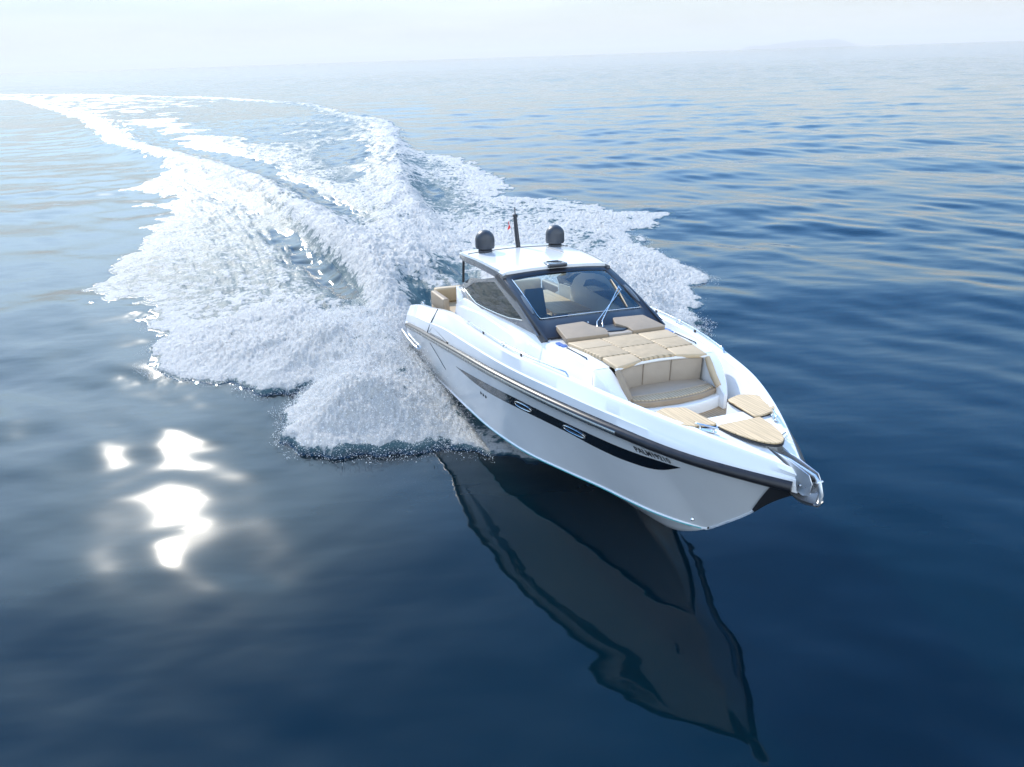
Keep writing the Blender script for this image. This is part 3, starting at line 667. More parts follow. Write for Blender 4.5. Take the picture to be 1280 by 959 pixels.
# air scoop / horn on the roof edge
from_pd('roof_scoop', *prism(round_poly([(5.74, -.22), (6.10, -.24), (6.12, .0), (6.10, .24), (5.74, .22)], .05, 3), 3.40, 3.49), M['roofside'], boat, bevel=.02, seg=3)
from_pd('scoop_intake', *box(6.075, 6.145, -.20, .20, 3.415, 3.465), M['black'], boat, bevel=.008)
from_pd('scoop_lip', *box(5.76, 5.82, -.14, .14, 3.485, 3.505), M['black'], boat, bevel=.005)
# satellite domes
for s in (-1, 1):
    zt = roofz(3.87, s*.94); rp = [(.17, 0), (.175, .05), (.15, .07), (.225, .09), (.238, .14), (.238, .30)]
    rp += [(.238*math.cos(a), .30+.235*math.sin(a)) for a in np.linspace(.12, 1.5, 9)] + [(.004, .536)]
    d = from_pd('satellite_dome', *lathe([(r, z) for r, z in rp], (3.87, s*.94, zt), 32), M['radome'], boat, smooth=50)
    d['label'] = 'charcoal satellite dome on the %s side of the hardtop' % ('starboard' if s < 0 else 'port')
# mast, raked aft
zb = roofz(3.68, 0)
mast = from_pd('mast', *join_pd([tube([(3.70, 0, zb-.03), (3.60, 0, zb+.35), (3.52, 0, zb+.72), (3.53, 0, zb+.74)], [.070, .062, .052, .045], 10, squash=(.8, 1.3)), lathe([(.065, 0), (.065, .05), (.03, .07)], (3.53, 0, zb+.73), 14)]), M['black'], boat, smooth=50)
from_pd('mast_antenna', *tube([(3.53, 0, zb+.78), (3.52, 0, zb+.96)], .014, 6), M['black'], mast)
fl = []
for i in range(5):
    fl.append([(3.40-.03*i, -.10-.02*math.sin(j*1.3+i), zb+.62-.045*j-.02*i) for j in range(5)])
from_pd('flag', *grid(fl), M['red'], mast)
from_pd('flag_halyard', *tube([(3.5, -.03, zb+.70), (3.42, -.09, zb+.62), (3.45, -.06, zb+.3)], .004, 5), M['black'], mast)

# ------------------------------------------------------------------ cockpit and saloon seen through the glass
from_pd('cockpit_floor', *prism([(.15, -1.85), (8.2, -1.30), (8.2, 1.30), (.15, 1.85)], 1.22, 1.42), M['teakfloor'], boat)
from_pd('saloon_floor', *prism([(3.3, -1.25), (6.9, -1.2), (6.9, 1.2), (3.3, 1.25)], 1.425, 1.64), M['teak'], boat)
for s in (-1, 1):
    from_pd('saloon_lining', *slab([(3.3, s*1.30, 1.45), (8.0, s*1.24, 1.45), (8.0, s*1.24, 2.52), (7.2, s*1.24, 2.62), (3.3, s*1.32, 2.42)], (0, -s, 0), .04), M['cream'], boat)
# dashboard
from_pd('dashboard', *prism(round_poly([(6.95, -1.2), (7.95, -1.2), (7.95, 1.2), (7.25, 1.2), (7.2, -.05), (6.95, -.15)], .08, 3), 1.65, lambda x, y: 2.50+.05*(x-7.5)), M['black'], boat, bevel=.04, seg=3)
from_pd('instrument_panel', *slab([(6.92, -1.05, 2.42), (6.92, -.25, 2.42), (7.12, -.25, 2.60), (7.12, -1.05, 2.60)], (-.6, 0, .7), .05), M['dark'], boat, bevel=.01)
from_pd('steering_wheel', *tube([(6.75+.09*math.sin(a), -.65+.20*math.cos(a), 2.38+.17*math.sin(a)) for a in np.linspace(0, 2*math.pi, 21)], .018, 8), M['black'], boat, smooth=60)
for y in (-.95, -.38):
    hs = from_pd('helm_seat', *prism(round_poly([(5.75, y-.25), (6.3, y-.25), (6.3, y+.25), (5.75, y+.25)], .08, 3), 2.05, 2.22), M['navy_seat'], boat, bevel=.04, seg=3)
    from_pd('seat_back', *slab([(5.82, y-.25, 2.2), (5.82, y+.25, 2.2), (5.62, y+.22, 2.88), (5.62, y-.22, 2.88)], (1, 0, .25), .14), M['navy_seat'], hs, bevel=.04, seg=3)
    from_pd('seat_pedestal', *lathe([(.12, 0), (.07, .05), (.07, .42)], (6.0, y, 1.64), 16), M['steel'], hs)
# port side: lining with its dark window, galley block, teak table
pl_ = from_pd('saloon_side_panel', *slab([(4.15, 1.245, 2.1), (4.2, 1.245, 2.55), (4.4, 1.245, 2.78), (4.75, 1.24, 2.95), (5.4, 1.23, 3.05), (6.0, 1.22, 3.08), (7.35, 1.22, 2.66), (7.35, 1.22, 2.1)], (0, -1, 0), .03), M['cream'], boat, bevel=.008)
from_pd('dark_pane', *slab([(4.95, 1.205, 2.66), (5.1, 1.205, 2.84), (5.5, 1.20, 2.93), (6.1, 1.19, 2.92), (7.15, 1.185, 2.62), (6.9, 1.185, 2.52)], (0, -1, 0), .008), M['sideglass'], pl_)
from_pd('galley_unit', *prism(round_poly([(5.7, .45), (6.7, .50), (6.7, 1.18), (5.7, 1.18)], .1, 3), 1.65, 2.2), M['cream'], boat, bevel=.03, seg=2)
tb_ = from_pd('saloon_table', *prism(round_poly([(2.95, .45), (5.45, .22), (5.5, 1.18), (2.75, 1.2)], .12, 3), 2.14, 2.18), M['teak'], boat, bevel=.006, seg=1)
from_pd('table_leg', *lathe([(.14, 0), (.05, .05), (.05, .50)], (4.2, .7, 1.645), 14), M['steel'], tb_)
# aft cockpit seats with tan backs
cs = from_pd('cockpit_seat', *prism(round_poly([(1.3, -1.75), (3.0, -1.72), (3.0, -1.15), (2.0, -1.1), (2.0, 1.1), (3.0, 1.15), (3.0, 1.72), (1.3, 1.75)], .08, 3), 1.44, 1.80), M['vinyl'], boat, bevel=.04, seg=3)
from_pd('seat_back', *prism(round_poly([(1.15, -1.62), (1.42, -1.62), (1.42, 1.62), (1.15, 1.62)], .08, 3), 1.80, 2.22), M['vinyl'], cs, bevel=.05, seg=3)
for s in (-1, 1):
    from_pd('side_backrest', *prism(round_poly([(1.45, s*1.60), (2.75, s*1.60), (2.75, s*1.78), (1.45, s*1.78)][::s], .06, 3), 1.80, 2.20), M['vinyl_taupe'], cs, bevel=.05, seg=3)
from_pd('aft_sunpad', *prism(round_poly([(.12, -1.4), (1.1, -1.5), (1.1, 1.5), (.12, 1.4)], .12, 3), 1.5, 1.82), M['vinyl'], boat, bevel=.06, seg=3)
from_pd('cockpit_table', *join_pd([prism(round_poly([(2.25, -.45), (3.0, -.45), (3.0, .45), (2.25, .45)], .12, 3), 2.0, 2.04), lathe([(.12, 0), (.05, .04), (.05, .58)], (2.62, 0, 1.42), 14)]), M['teak'], boat, bevel=.004)

# ------------------------------------------------------------------ sea, wake and foam
prng = np.random.RandomState(11)
PERM = prng.permutation(512); PERM = np.concatenate([PERM, PERM, PERM[:8]])
GR = prng.randn(512, 2); GR /= np.linalg.norm(GR, axis=1)[:, None]
def perlin(x, y):
    xi = np.floor(x).astype(int); yi = np.floor(y).astype(int); xf = x-xi; yf = y-yi; xi &= 511; yi &= 511
    u = xf*xf*xf*(xf*(xf*6-15)+10); v = yf*yf*yf*(yf*(yf*6-15)+10)
    def g(ix, iy, dx, dy):
        h = GR[PERM[(PERM[ix & 511]+iy) & 511]]; return h[..., 0]*dx+h[..., 1]*dy
    a = g(xi, yi, xf, yf); b = g(xi+1, yi, xf-1, yf); c = g(xi, yi+1, xf, yf-1); d = g(xi+1, yi+1, xf-1, yf-1)
    return (a+u*(b-a))+v*((c+u*(d-c))-(a+u*(b-a)))
def sst(a, b, x):
    t = np.clip((x-a)/(b-a), 0, 1); return t*t*(3-2*t)
def fbm(x, y, o=4):
    s = 0; a = 1; 
    for k in range(o): s = s+a*perlin(x+17.3*k, y-9.1*k); x = x*2.03; y = y*2.03; a *= .5
    return s
# churned-water outline measured on the water plane
OUT = np.array([(1.5, 12.0), (.9, 12.7), (.1, 13.1), (-1.5, 13.45), (-3, 13.3), (-4.1, 13.5), (-5, 13.7), (-5.6, 14.3), (-5.75, 15.5), (-5.9, 16.9), (-6.8, 16.9), (-7.7, 17.6), (-9.1, 17.8), (-10.7, 18.8), (-11.3, 19.6), (-11.7, 21.6), (-13, 23.7), (-14.5, 25.7), (-15.7, 25.5), (-17.7, 27.3), (-17.5, 29.3), (-18.1, 31.3), (-18.9, 34.6), (-19.6, 37.9), (-21.2, 44.3), (-23.9, 45.8), (-22.4, 47.5), (-23.4, 49.4), (-28, 52.5), (-28.4, 57), (-29.5, 61.9), (-32.5, 68.6), (-45.1, 83.5), (-77.4, 135.1), (-161.6, 248.4), (-330, 420), (-330, 440),
  (-215, 322), (-152, 280), (-88.9, 219.4), (-42.3, 164.3), (-24.2, 117.4), (-17.5, 107), (-13, 92), (-11.2, 78), (-8.6, 70.4), (-4, 64.6), (-2, 58.2), (.4, 48.2), (-.6, 45.4), (2.9, 44), (5.9, 40), (9.1, 38.1), (7.4, 35), (6.3, 34.3), (6.7, 30.3), (7.9, 26.4), (7.2, 24.9), (6.6, 23.2), (6.2, 21.2), (5.9, 19.2), (5.2, 17.4), (4.2, 16.0), (3.0, 14.6), (2.3, 12.9)])
def poly_sd(px, py, P):
    """signed distance, positive inside"""
    best = np.full(px.shape, 1e9); ins = np.zeros(px.shape, bool)
    for i in range(len(P)):
        ax, ay = P[i]; bx, by = P[(i+1) % len(P)]; dx, dy = bx-ax, by-ay
        t = np.clip(((px-ax)*dx+(py-ay)*dy)/(dx*dx+dy*dy), 0, 1)
        best = np.minimum(best, (px-ax-t*dx)**2+(py-ay-t*dy)**2)
        c = ((ay > py) != (by > py)); xx = (bx-ax)*(py-ay)/((by-ay) if by != ay else 1e-9)+ax
        ins ^= c & (px < xx)
    d = np.sqrt(best); return np.where(ins, d, -d)
def path_d(px, py, P):
    """distance to a polyline, side sign and parameter along it (metres)"""
    P = np.asarray(P, float); best = np.full(px.shape, 1e18); side = np.zeros(px.shape); par = np.zeros(px.shape); L0 = 0
    for i in range(len(P)-1):
        ax, ay = P[i, :2]; bx, by = P[i+1, :2]; dx, dy = bx-ax, by-ay; ll = math.hypot(dx, dy)
        t = np.clip(((px-ax)*dx+(py-ay)*dy)/(ll*ll), 0, 1); q = (px-ax-t*dx)**2+(py-ay-t*dy)**2
        m = q < best; best = np.where(m, q, best); side = np.where(m, np.sign(dx*(py-ay)-dy*(px-ax)), side); par = np.where(m, L0+t*ll, par); L0 += ll
    return np.sqrt(best), side, par
# open-water waves
WAV = []; wrng = np.random.RandomState(3)
for k in range(64):
    lam = .75*(14/.75)**(k/63.); th = math.radians(78)+wrng.randn()*math.radians(34); kk = 2*math.pi/lam
    slope = .0125*(1.0 if lam > 1.5 else lam/1.5)
    WAV.append((kk*math.cos(th), kk*math.sin(th), slope/kk, wrng.rand()*6.283, lam))
def swell(x, y, r):
    h = np.zeros_like(x); patchy = .75+.55*fbm(x*.05, y*.05, 2)
    for kx, ky, a, ph, lam in WAV:
        wgt = np.clip(lam/(.0045*np.maximum(r, 1)*3)-1, 0, 1)
        h += a*wgt*np.sin(kx*x+ky*y+ph)
    return h*np.clip(patchy, .35, 1.5)*(.60+.62*sst(11, 26, r))
R1 = [(-3.2, 21.0), (-3.9, 22.4), (-4.3, 23.7), (-5.9, 28), (-9.9, 36.6), (-16, 48.1), (-26.7, 62.7), (-34.7, 72.6), (-44.6, 83.3), (-75, 130.7), (-160, 240)]
R2 = [(-3.0, 31), (-6.2, 43), (-8.3, 55.3), (-12.1, 78.2), (-17.1, 104.6), (-40.7, 158), (-90, 225)]
R3 = [(-.9, 23.0), (-3.2, 26.5), (-4.6, 30), (-6.6, 36), (-9.5, 43), (-15, 54), (-32, 84), (-60, 128)]
def wake(x, y):
    """returns extra height and foam density"""
    h = np.zeros_like(x); dens = np.zeros_like(x)
    wob = .55*fbm(x*.55, y*.55, 3)+.30*fbm(x*1.9, y*1.9, 3)
    sd0 = poly_sd(x, y, OUT); rr = np.hypot(x, y)
    sd = sd0+wob*np.clip(rr/22, .5, 2.2)
    B = w2b(np.stack([x, y, np.zeros_like(x)], -1)); bx, by = B[..., 0], B[..., 1]
    inside = sst(-.05, .35, sd)
    # density
    core = .29+.30*sst(-9, -3, x)*sst(24, 30, y)*sst(70, 55, y)+.52*np.exp(-np.maximum(sd, 0)/1.1)
    bl = fbm(x*.16+3, y*.16, 3)
    dens = core+.34*bl
    for (cx, cy, rx, ry, ang, k) in [(-7.6, 27.5, 1.6, 4.2, .42, .16), (-6.6, 23.5, .9, 2.4, .35, .2), (-13, 45, 2.0, 8, .62, .55), (-24, 66, 2.4, 12, .68, .6), (-5.0, 47, 1.4, 6, .15, .45),
                                      (-40, 100, 7, 30, .55, .35), (-14, 66, 3, 14, .35, .25), (-2.3, 27.3, .9, 2.0, .55, .5), (-50, 150, 14, 40, .45, .3)]:
        c, s_ = math.cos(ang), math.sin(ang); dx, dy = x-cx, y-cy; u = (dx*c+dy*s_)/rx; v = (-dx*s_+dy*c)/ry
        dens -= k*np.exp(-(u*u+v*v))
    dens -= .22*sst(55, 150, rr)
    # wake ridges
    d, s, p = path_d(x, y, R1); amp = np.interp(p, [0, 3, 10, 25, 60, 150], [.3, .85, .95, .8, .6, .3]); wr = np.interp(p, [0, 10, 40, 120], [.55, .8, 1.2, 2.6])
    wd = np.where(s > 0, wr*1.15, wr*1.9); e = np.exp(-(d/wd)**2)
    h += amp*e*(1+.18*fbm(x*1.1, y*1.1, 3)); dens += .55*np.exp(-(d/(wr*1.1))**2)
    h -= .16*np.interp(p, [0, 4, 30, 80], [.6, 1, .8, .2])*np.exp(-((d-2.3*wr)/(1.3*wr))**2)*(s < 0)
    near1 = sst(9, 3, d)*sst(1.0, 4.0, p)
    dens += .30*fbm(p*.30, d*2.4, 3)*near1
    tr = np.exp(-((d-2.0*wr)/(.95*wr))**2)*(s > 0)*sst(1.0, 3, p)*sst(21, 12, p)
    dens -= .46*tr; h -= .16*tr
    tr2 = np.exp(-((d-2.6*wr)/(1.0*wr))**2)*(s < 0)*sst(12, 18, p)*sst(120, 60, p)
    dens -= .35*tr2; h -= .12*tr2
    d, s, p = path_d(x, y, R2); amp = np.interp(p, [0, 8, 20, 60, 120], [.1, .75, .85, .6, .3]); wr = np.interp(p, [0, 20, 100], [1.0, 1.5, 3.0])
    h += amp*np.exp(-(d/np.where(s > 0, wr*1.7, wr*.8))**2)*(1+.3*fbm(x*.8, y*.8, 3)); dens += .35*np.exp(-(d/wr)**2)
    d, s, p = path_d(x, y, R3); amp = np.interp(p, [0, 2, 5, 9, 16, 40], [-.25, .15, .85, .75, .45, .1]); wr = np.interp(p, [0, 5, 20, 60], [1.0, 1.25, 1.6, 3])
    h += amp*np.exp(-(d/wr)**2)*(1+.25*fbm(x*1.3+5, y*1.3, 3)); dens += .35*np.exp(-(d/(wr*1.2))**2)*sst(1.5, 4, p)
    # hollow behind the transom
    h -= .45*np.exp(-((bx+2.2)/2.2)**2-(by/1.3)**2)
    # spray mounds thrown out from both sides of the hull
    ay = np.abs(by); off = ay-1.95
    for sgn in (-1, 1):
        m = (by*sgn > 0)
        along = sst(9.6, 6.2, bx)*sst(-9, -3, bx)
        # radial streaks fanning aft from the chine
        ang = np.arctan2(off+.6, -(bx-9.2)); st = fbm(ang*9+sgn*4, np.hypot(off, bx-9.2)*.28, 4)
        prof = sst(-.35, 1.3, off)*sst(6.8, 2.4, off)
        edge = .24*sst(.0, .12, sd)+.76*sst(.1, 2.6, sd)
        hm = along*prof*edge*(.62+.30*st)*(1.0+.25*np.exp(-((bx-3.0)/2.5)**2))
        h += np.where(m, np.maximum(hm, 0), 0)
        dens += np.where(m, along*.55*sst(-.3, .5, off), 0); dens -= np.where(m, along*.72*sst(.30, .08, sd), 0)  # foam thinned along the front edge paints the shade under the spray sheet
    # foam is a little thicker than the water it floats on
    lump = np.abs(fbm(x*2.1, y*2.1, 2)); l2 = np.abs(fbm(x*5.2+3, y*5.2, 2)); near = np.clip(60/np.maximum(rr, 1), .0, 1)
    l3 = np.abs(fbm(x*9.7, y*9.7+5, 2)); tex = (.03-.05*lump)+(.035-.085*l2)+(.02-.05*l3)*sst(40, 22, rr)
    soft = sst(-.05, 2.2, sd)
    h += inside*np.clip(dens, 0, 1.2)*(.03+.08*soft+tex*2.2*(.3+.7*soft)*np.clip(.4+.6*near, 0, 1))
    h += soft*.14*fbm(x*.7, y*.7, 2)
    foam = inside*np.clip(dens, 0, 1.25)
    # the water surface must not stand above the bottom inside the hull
    hullmask = sst(2.05, 1.85, ay)*sst(-.1, .1, bx)*sst(9.5, 8.5, bx)
    h = h*(1-hullmask)-.25*hullmask*0
    return h, foam, sd
def polar_mesh():
    A = []
    a = -180.
    while a < 180-1e-6:
        A.append(a); a += .085 if -42 <= a+1e-9 < 42 else (.35 if abs(a) < 60 else 2.5)
    A = np.radians(np.array(A)); r = [2.0]
    while r[-1] < 130000:
        q = r[-1]; step = .0042 if 4.6 < q < 130 else (.012 if q < 600 and q > 4 else .04 if q < 4.7 else .03); r.append(q*(1+step))
    Rr = np.array(r); return A, Rr
A, Rr = polar_mesh(); nA, nR = len(A), len(Rr)
AA, RR = np.meshgrid(A, Rr); X = (RR*np.sin(AA)).ravel(); Y = (RR*np.cos(AA)).ravel(); RF = RR.ravel()
Z = np.zeros_like(X); FO = np.zeros_like(X)
near = (RF < 900)
Z[near] = swell(X[near], Y[near], RF[near])
m = (X > -335) & (X < 14) & (Y > 9) & (Y < 445)
# only points in or near the outline need the wake
hw_, fo_, sd_ = wake(X[m], Y[m])
calm = sst(-1.0, 1.5, sd_)
Z[m] = Z[m]*(1-.8*calm)+hw_; FO[m] = fo_
# bow waves curling off the wake edges in open water
Xc = np.append(X, 0.); Yc = np.append(Y, 0.); Zc = np.append(Z, 0.); FO = np.append(FO, 0.)
ii, jj = np.meshgrid(np.arange(nR-1), np.arange(nA), indexing='ij')
a0 = (ii*nA+jj).ravel(); a1 = (ii*nA+(jj+1) % nA).ravel(); quads = np.stack([a0, a0+nA, a1+nA, a1], 1)
isf = (FO[quads].max(1) > .02)
def np_mesh(name, verts, quads, attr=None):
    used = np.unique(quads); mp_ = np.full(len(verts), -1, dtype=np.int64); mp_[used] = np.arange(len(used)); q = mp_[quads]; v = verts[used]
    me = bpy.data.meshes.new(name); k = quads.shape[1]
    me.vertices.add(len(v)); me.vertices.foreach_set('co', v.astype(np.float32).ravel())
    me.loops.add(q.size); me.loops.foreach_set('vertex_index', q.astype(np.int32).ravel())
    me.polygons.add(len(q)); me.polygons.foreach_set('loop_start', np.arange(0, q.size, k, dtype=np.int32))
    me.update(calc_edges=True); me.polygons.foreach_set('use_smooth', np.ones(len(q), dtype=bool))
    if attr is not None:
        at = me.attributes.new('foam', 'FLOAT', 'POINT'); at.data.foreach_set('value', attr[used].astype(np.float32))
    me.validate(); return me
VV = np.stack([Xc, Yc, Zc], 1)

def water_nodes(t, foam):
    nn = t.nodes; lk = t.links
    for n in list(nn): nn.remove(n)
    out = nn.new('ShaderNodeOutputMaterial'); b = nn.new('ShaderNodeBsdfPrincipled')
    b.inputs['Coat Weight'].default_value = .11; b.inputs['Coat Roughness'].default_value = .14; b.inputs['Coat IOR'].default_value = 1.34
    b.inputs['Base Color'].default_value = (.0006, .0085, .0150, 1); b.inputs['Roughness'].default_value = WATER_ROUGH; b.inputs['IOR'].default_value = 1.41; b.subsurface_method = 'BURLEY'; b.inputs['Subsurface Weight'].default_value = 0 if foam else 1; b.inputs['Subsurface Radius'].default_value = (1, 1.8, 2.4); b.inputs['Subsurface Scale'].default_value = 1
    geo = nn.new('ShaderNodeNewGeometry')
    mpn = nn.new('ShaderNodeMapping'); mpn.inputs['Rotation'].default_value = (0, 0, math.radians(-12)); mpn.inputs['Scale'].default_value = (.45, 1.25, 1); lk.new(geo.outputs['Position'], mpn.inputs['Vector'])
    n1 = nn.new('ShaderNodeTexNoise'); n1.inputs['Scale'].default_value = .55; n1.inputs['Detail'].default_value = 3; n1.inputs['Roughness'].default_value = .5; lk.new(mpn.outputs[0], n1.inputs['Vector'])
    bp = nn.new('ShaderNodeBump'); bp.inputs['Strength'].default_value = 1; bp.inputs['Distance'].default_value = WATER_BUMP; lk.new(n1.outputs['Fac'], bp.inputs['Height'])
    # livelier wind ripples in the open water offshore
    ln = nn.new('ShaderNodeVectorMath'); ln.operation = 'LENGTH'; lk.new(geo.outputs['Position'], ln.inputs[0])
    far = nn.new('ShaderNodeMapRange'); far.interpolation_type = 'SMOOTHSTEP'; far.inputs['From Min'].default_value = 45; far.inputs['From Max'].default_value = 350; lk.new(ln.outputs['Value'], far.inputs['Value'])
    n2 = nn.new('ShaderNodeTexNoise'); n2.inputs['Scale'].default_value = .42; n2.inputs['Detail'].default_value = 4; n2.inputs['Roughness'].default_value = .55; lk.new(mpn.outputs[0], n2.inputs['Vector'])
    bp2 = nn.new('ShaderNodeBump'); bp2.inputs['Distance'].default_value = .30; lk.new(n2.outputs['Fac'], bp2.inputs['Height']); lk.new(far.outputs[0], bp2.inputs['Strength']); lk.new(bp.outputs[0], bp2.inputs['Normal'])
    bp = bp2
    lk.new(bp.outputs[0], b.inputs['Normal'])
    if not foam:
        lk.new(b.outputs[0], out.inputs[0]); return
    b.inputs['Coat Weight'].default_value = 0
    at = nn.new('ShaderNodeAttribute'); at.attribute_name = 'foam'
    f = nn.new('ShaderNodeBsdfPrincipled'); f.subsurface_method = 'BURLEY'; f.inputs['Subsurface Weight'].default_value = .2; f.inputs['Subsurface Radius'].default_value = (.10, .12, .14); f.inputs['Subsurface Scale'].default_value = 1
    f.inputs['Base Color'].default_value = (.54, .535, .52, 1); f.inputs['Roughness'].default_value = .55
    f.inputs['Specular IOR Level'].default_value = .12
    def noise(sc, det, vec=None, ro=.6):
        q = nn.new('ShaderNodeTexNoise'); q.inputs['Scale'].default_value = sc; q.inputs['Detail'].default_value = det; q.inputs['Roughness'].default_value = ro; lk.new(vec or geo.outputs['Position'], q.inputs['Vector']); return q
    vz = nn.new('ShaderNodeTexVoronoi'); vz.feature = 'F1'; vz.inputs['Scale'].default_value = 4.6; 
    wn = noise(3.0, 3); wm = nn.new('ShaderNodeVectorMath'); wm.operation = 'MULTIPLY_ADD'; wm.inputs[1].default_value = (.25, .25, .25); lk.new(wn.outputs['Color'], wm.inputs[0]); lk.new(geo.outputs['Position'], wm.inputs[2]); lk.new(wm.outputs[0], vz.inputs['Vector'])
    nA_ = noise(1.7, 8, None, .72)
    # threshold: foam density + noise
    su = nn.new('ShaderNodeMath'); su.operation = 'MULTIPLY_ADD'; lk.new(nA_.outputs['Fac'], su.inputs[0]); su.inputs[1].default_value = 2.4; lk.new(at.outputs['Fac'], su.inputs[2])
    su2 = nn.new('ShaderNodeMath'); su2.operation = 'MULTIPLY_ADD'; lk.new(vz.outputs['Distance'], su2.inputs[0]); su2.inputs[1].default_value = -.55; lk.new(su.outputs[0], su2.inputs[2])
    mr = nn.new('ShaderNodeMapRange'); mr.interpolation_type = 'SMOOTHSTEP'; mr.inputs['From Min'].default_value = 1.20; mr.inputs['From Max'].default_value = 1.48; lk.new(su2.outputs[0], mr.inputs['Value'])
    gate = nn.new('ShaderNodeMapRange'); gate.inputs['From Min'].default_value = .02; gate.inputs['From Max'].default_value = .2; lk.new(at.outputs['Fac'], gate.inputs['Value'])
    mm = nn.new('ShaderNodeMath'); mm.operation = 'MULTIPLY'; lk.new(mr.outputs[0], mm.inputs[0]); lk.new(gate.outputs[0], mm.inputs[1])
    # small bubbles relief
    nb = noise(9, 6, None, .7); fb = nn.new('ShaderNodeBump'); fb.inputs['Strength'].default_value = 1; fb.inputs['Distance'].default_value = .10; lk.new(nb.outputs['Fac'], fb.inputs['Height'])
    fb2 = nn.new('ShaderNodeBump'); fb2.inputs['Strength'].default_value = .8; fb2.inputs['Distance'].default_value = .05; fb2.invert = True; lk.new(vz.outputs['Distance'], fb2.inputs['Height']); lk.new(fb.outputs[0], fb2.inputs['Normal'])
    lk.new(fb2.outputs[0], f.inputs['Normal'])
    # aerated water between the foam is paler and greener
    aer = nn.new('ShaderNodeMix'); aer.data_type = 'RGBA'; aer.inputs['A'].default_value = (.003, .020, .042, 1); aer.inputs['B'].default_value = (.055, .11, .13, 1); lk.new(gate.outputs[0], aer.inputs['Factor']); lk.new(aer.outputs['Result'], b.inputs['Base Color'])
    rg = nn.new('ShaderNodeMapRange'); rg.inputs['To Min'].default_value = WATER_ROUGH; rg.inputs['To Max'].default_value = .38; lk.new(gate.outputs[0], rg.inputs['Value']); lk.new(rg.outputs[0], b.inputs['Roughness'])
    sg = nn.new('ShaderNodeMapRange'); sg.inputs['To Min'].default_value = .5; sg.inputs['To Max'].default_value = .22; lk.new(gate.outputs[0], sg.inputs['Value']); lk.new(sg.outputs[0], b.inputs['Specular IOR Level'])
    bw = nn.new('ShaderNodeBump'); bw.inputs['Distance'].default_value = .05; bw.inputs['Strength'].default_value = 1; lk.new(nb.outputs['Fac'], bw.inputs['Height']); lk.new(bp.outputs[0], bw.inputs['Normal'])
    lk.new(gate.outputs[0], bw.inputs['Strength']); lk.new(bw.outputs[0], b.inputs['Normal'])
    mx = nn.new('ShaderNodeMixShader'); lk.new(mm.outputs[0], mx.inputs[0]); lk.new(b.outputs[0], mx.inputs[1]); lk.new(f.outputs[0], mx.inputs[2]); lk.new(mx.outputs[0], out.inputs[0])
WATER_ROUGH = .035; WATER_BUMP = .035
mw = bpy.data.materials.new('sea_water'); mw.use_nodes = True; water_nodes(mw.node_tree, False)
mf = bpy.data.materials.new('wake_foam_water'); mf.use_nodes = True; water_nodes(mf.node_tree, True)
centre = len(X); fan = np.stack([np.arange(nA), (np.arange(nA)+1) % nA, np.full(nA, centre)], 1)[:, [0, 1, 2]]
sea = link('sea', np_mesh('sea', VV, quads[~isf]), mw); sea['kind'] = 'structure'
fm = link('wake_foam', np_mesh('wake_foam', VV, quads[isf], FO), mf); fm['kind'] = 'stuff'
fm['label'] = 'white churned foam of the wake behind and beside the yacht'; fm['category'] = 'wake foam'

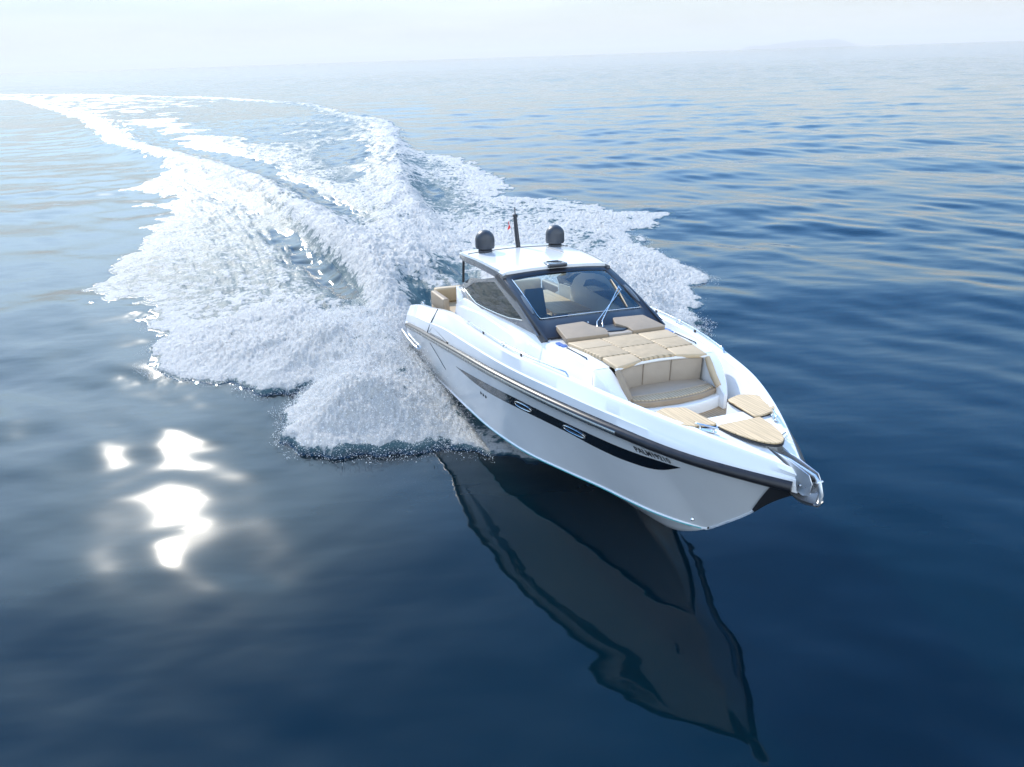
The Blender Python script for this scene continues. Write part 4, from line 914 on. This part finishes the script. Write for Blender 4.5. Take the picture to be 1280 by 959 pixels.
# ------------------------------------------------------------------ airborne spray droplets
def spray():
    n = 230000
    P = []
    gx = prng.uniform(-13, 9.5, n*4); gy = prng.uniform(12, 34, n*4)
    hh, fo, sd = wake(gx, gy)
    B = w2b(np.stack([gx, gy, np.zeros_like(gx)], -1)); off = np.abs(B[:, 1])-1.95; bx = B[:, 0]
    prob = np.exp(-(np.maximum(sd, -1)/.30)**2)*.45*(sd > -.35) + .8*sst(9.0, 6, bx)*sst(-5, 0, bx)*sst(-.2, .3, off)*sst(5.5, 2, off)*(sd > 0) + .10*(fo > .6)
    prob *= np.where(gy > 26, .5, 1)
    k = prng.rand(len(gx)) < prob
    gx, gy, hh, off, bx, sd = gx[k][:n], gy[k][:n], hh[k][:n], off[k][:n], bx[k][:n], sd[k][:n]
    mnd = sst(9.0, 6, bx)*sst(-5, 0, bx)*sst(5.5, 2, off)
    hz = hh+np.abs(prng.exponential(.035+.07*mnd, len(gx)))*(.4+sst(0, .5, sd))
    # keep clear of the hull
    keep = off > -.02; gx, gy, hz, mnd = gx[keep], gy[keep], hz[keep], mnd[keep]
    r = prng.lognormal(math.log(.0048), .45, len(gx)); r = np.clip(r, .0025, .016)
    T = np.array([(1, 1, 1), (-1, -1, 1), (-1, 1, -1), (1, -1, -1)])*.8
    rot = prng.randn(len(gx), 3, 3); 
    q, _ = np.linalg.qr(rot)
    vt = np.einsum('nij,kj->nki', q, T)*r[:, None, None] + np.stack([gx, gy, hz], 1)[:, None, :]
    F = np.array([(0, 1, 2), (0, 3, 1), (0, 2, 3), (1, 3, 2)])
    faces = (np.arange(len(gx))[:, None, None]*4+F[None]).reshape(-1, 3)
    return np_mesh('spray', vt.reshape(-1, 3), faces)
md = mat('spray_droplets', (.88, .90, .92), .4)
sp_ = link('spray', spray(), md); sp_['kind'] = 'stuff'; sp_['label'] = 'fine white spray droplets thrown up along the hull and foam edge'; sp_['category'] = 'spray'

# ------------------------------------------------------------------ far headland, haze
HAZE = 2.3e-5
def headland():
    D = 105000; rows = []
    prof = [(0, 0), (.03, 60), (.10, 110), (.2, 95), (.32, 150), (.45, 190), (.55, 215), (.66, 200), (.78, 240), (.86, 170), (.93, 80), (1, 0)]
    az0, az1 = math.radians(17.5), math.radians(25.3)
    for d, f in ((0, 0.), (2500, .6), (6000, 1.), (11000, .8), (16000, 0)):
        row = []
        for k in range(70):
            t = k/69; a = az0+(az1-az0)*t; hgt = float(np.interp(t, [p[0] for p in prof], [p[1] for p in prof]))+12*float(perlin(np.array([k*.37]), np.array([d*.001]))[0])*(.2 if t in (0, 1) else 1)
            row.append(((D+d)*math.sin(a), (D+d)*math.cos(a), max(hgt*f*4.2, 0)-3))
        rows.append(row)
    o = from_pd('hills', *grid(rows), mottled('headland_scrub', (.07, .085, .06), var=.3, scale=.001, rough=.9), None); o['kind'] = 'structure'
headland()
hz = from_pd('haze', *box(-140000, 140000, -140000, 140000, -6, 1300), None, None); hz['kind'] = 'stuff'; hz['label'] = 'thin pale sea haze'; hz['category'] = 'haze'
hm = bpy.data.materials.new('haze'); hm.use_nodes = True; t = hm.node_tree
for n in list(t.nodes): t.nodes.remove(n)
o = t.nodes.new('ShaderNodeOutputMaterial'); pv = t.nodes.new('ShaderNodeVolumePrincipled'); pv.inputs['Color'].default_value = (1, .975, .94, 1)
pv.inputs['Density'].default_value = HAZE; pv.inputs['Anisotropy'].default_value = .1; t.links.new(pv.outputs[0], o.inputs['Volume'])
hz.data.materials.clear(); hz.data.materials.append(hm)
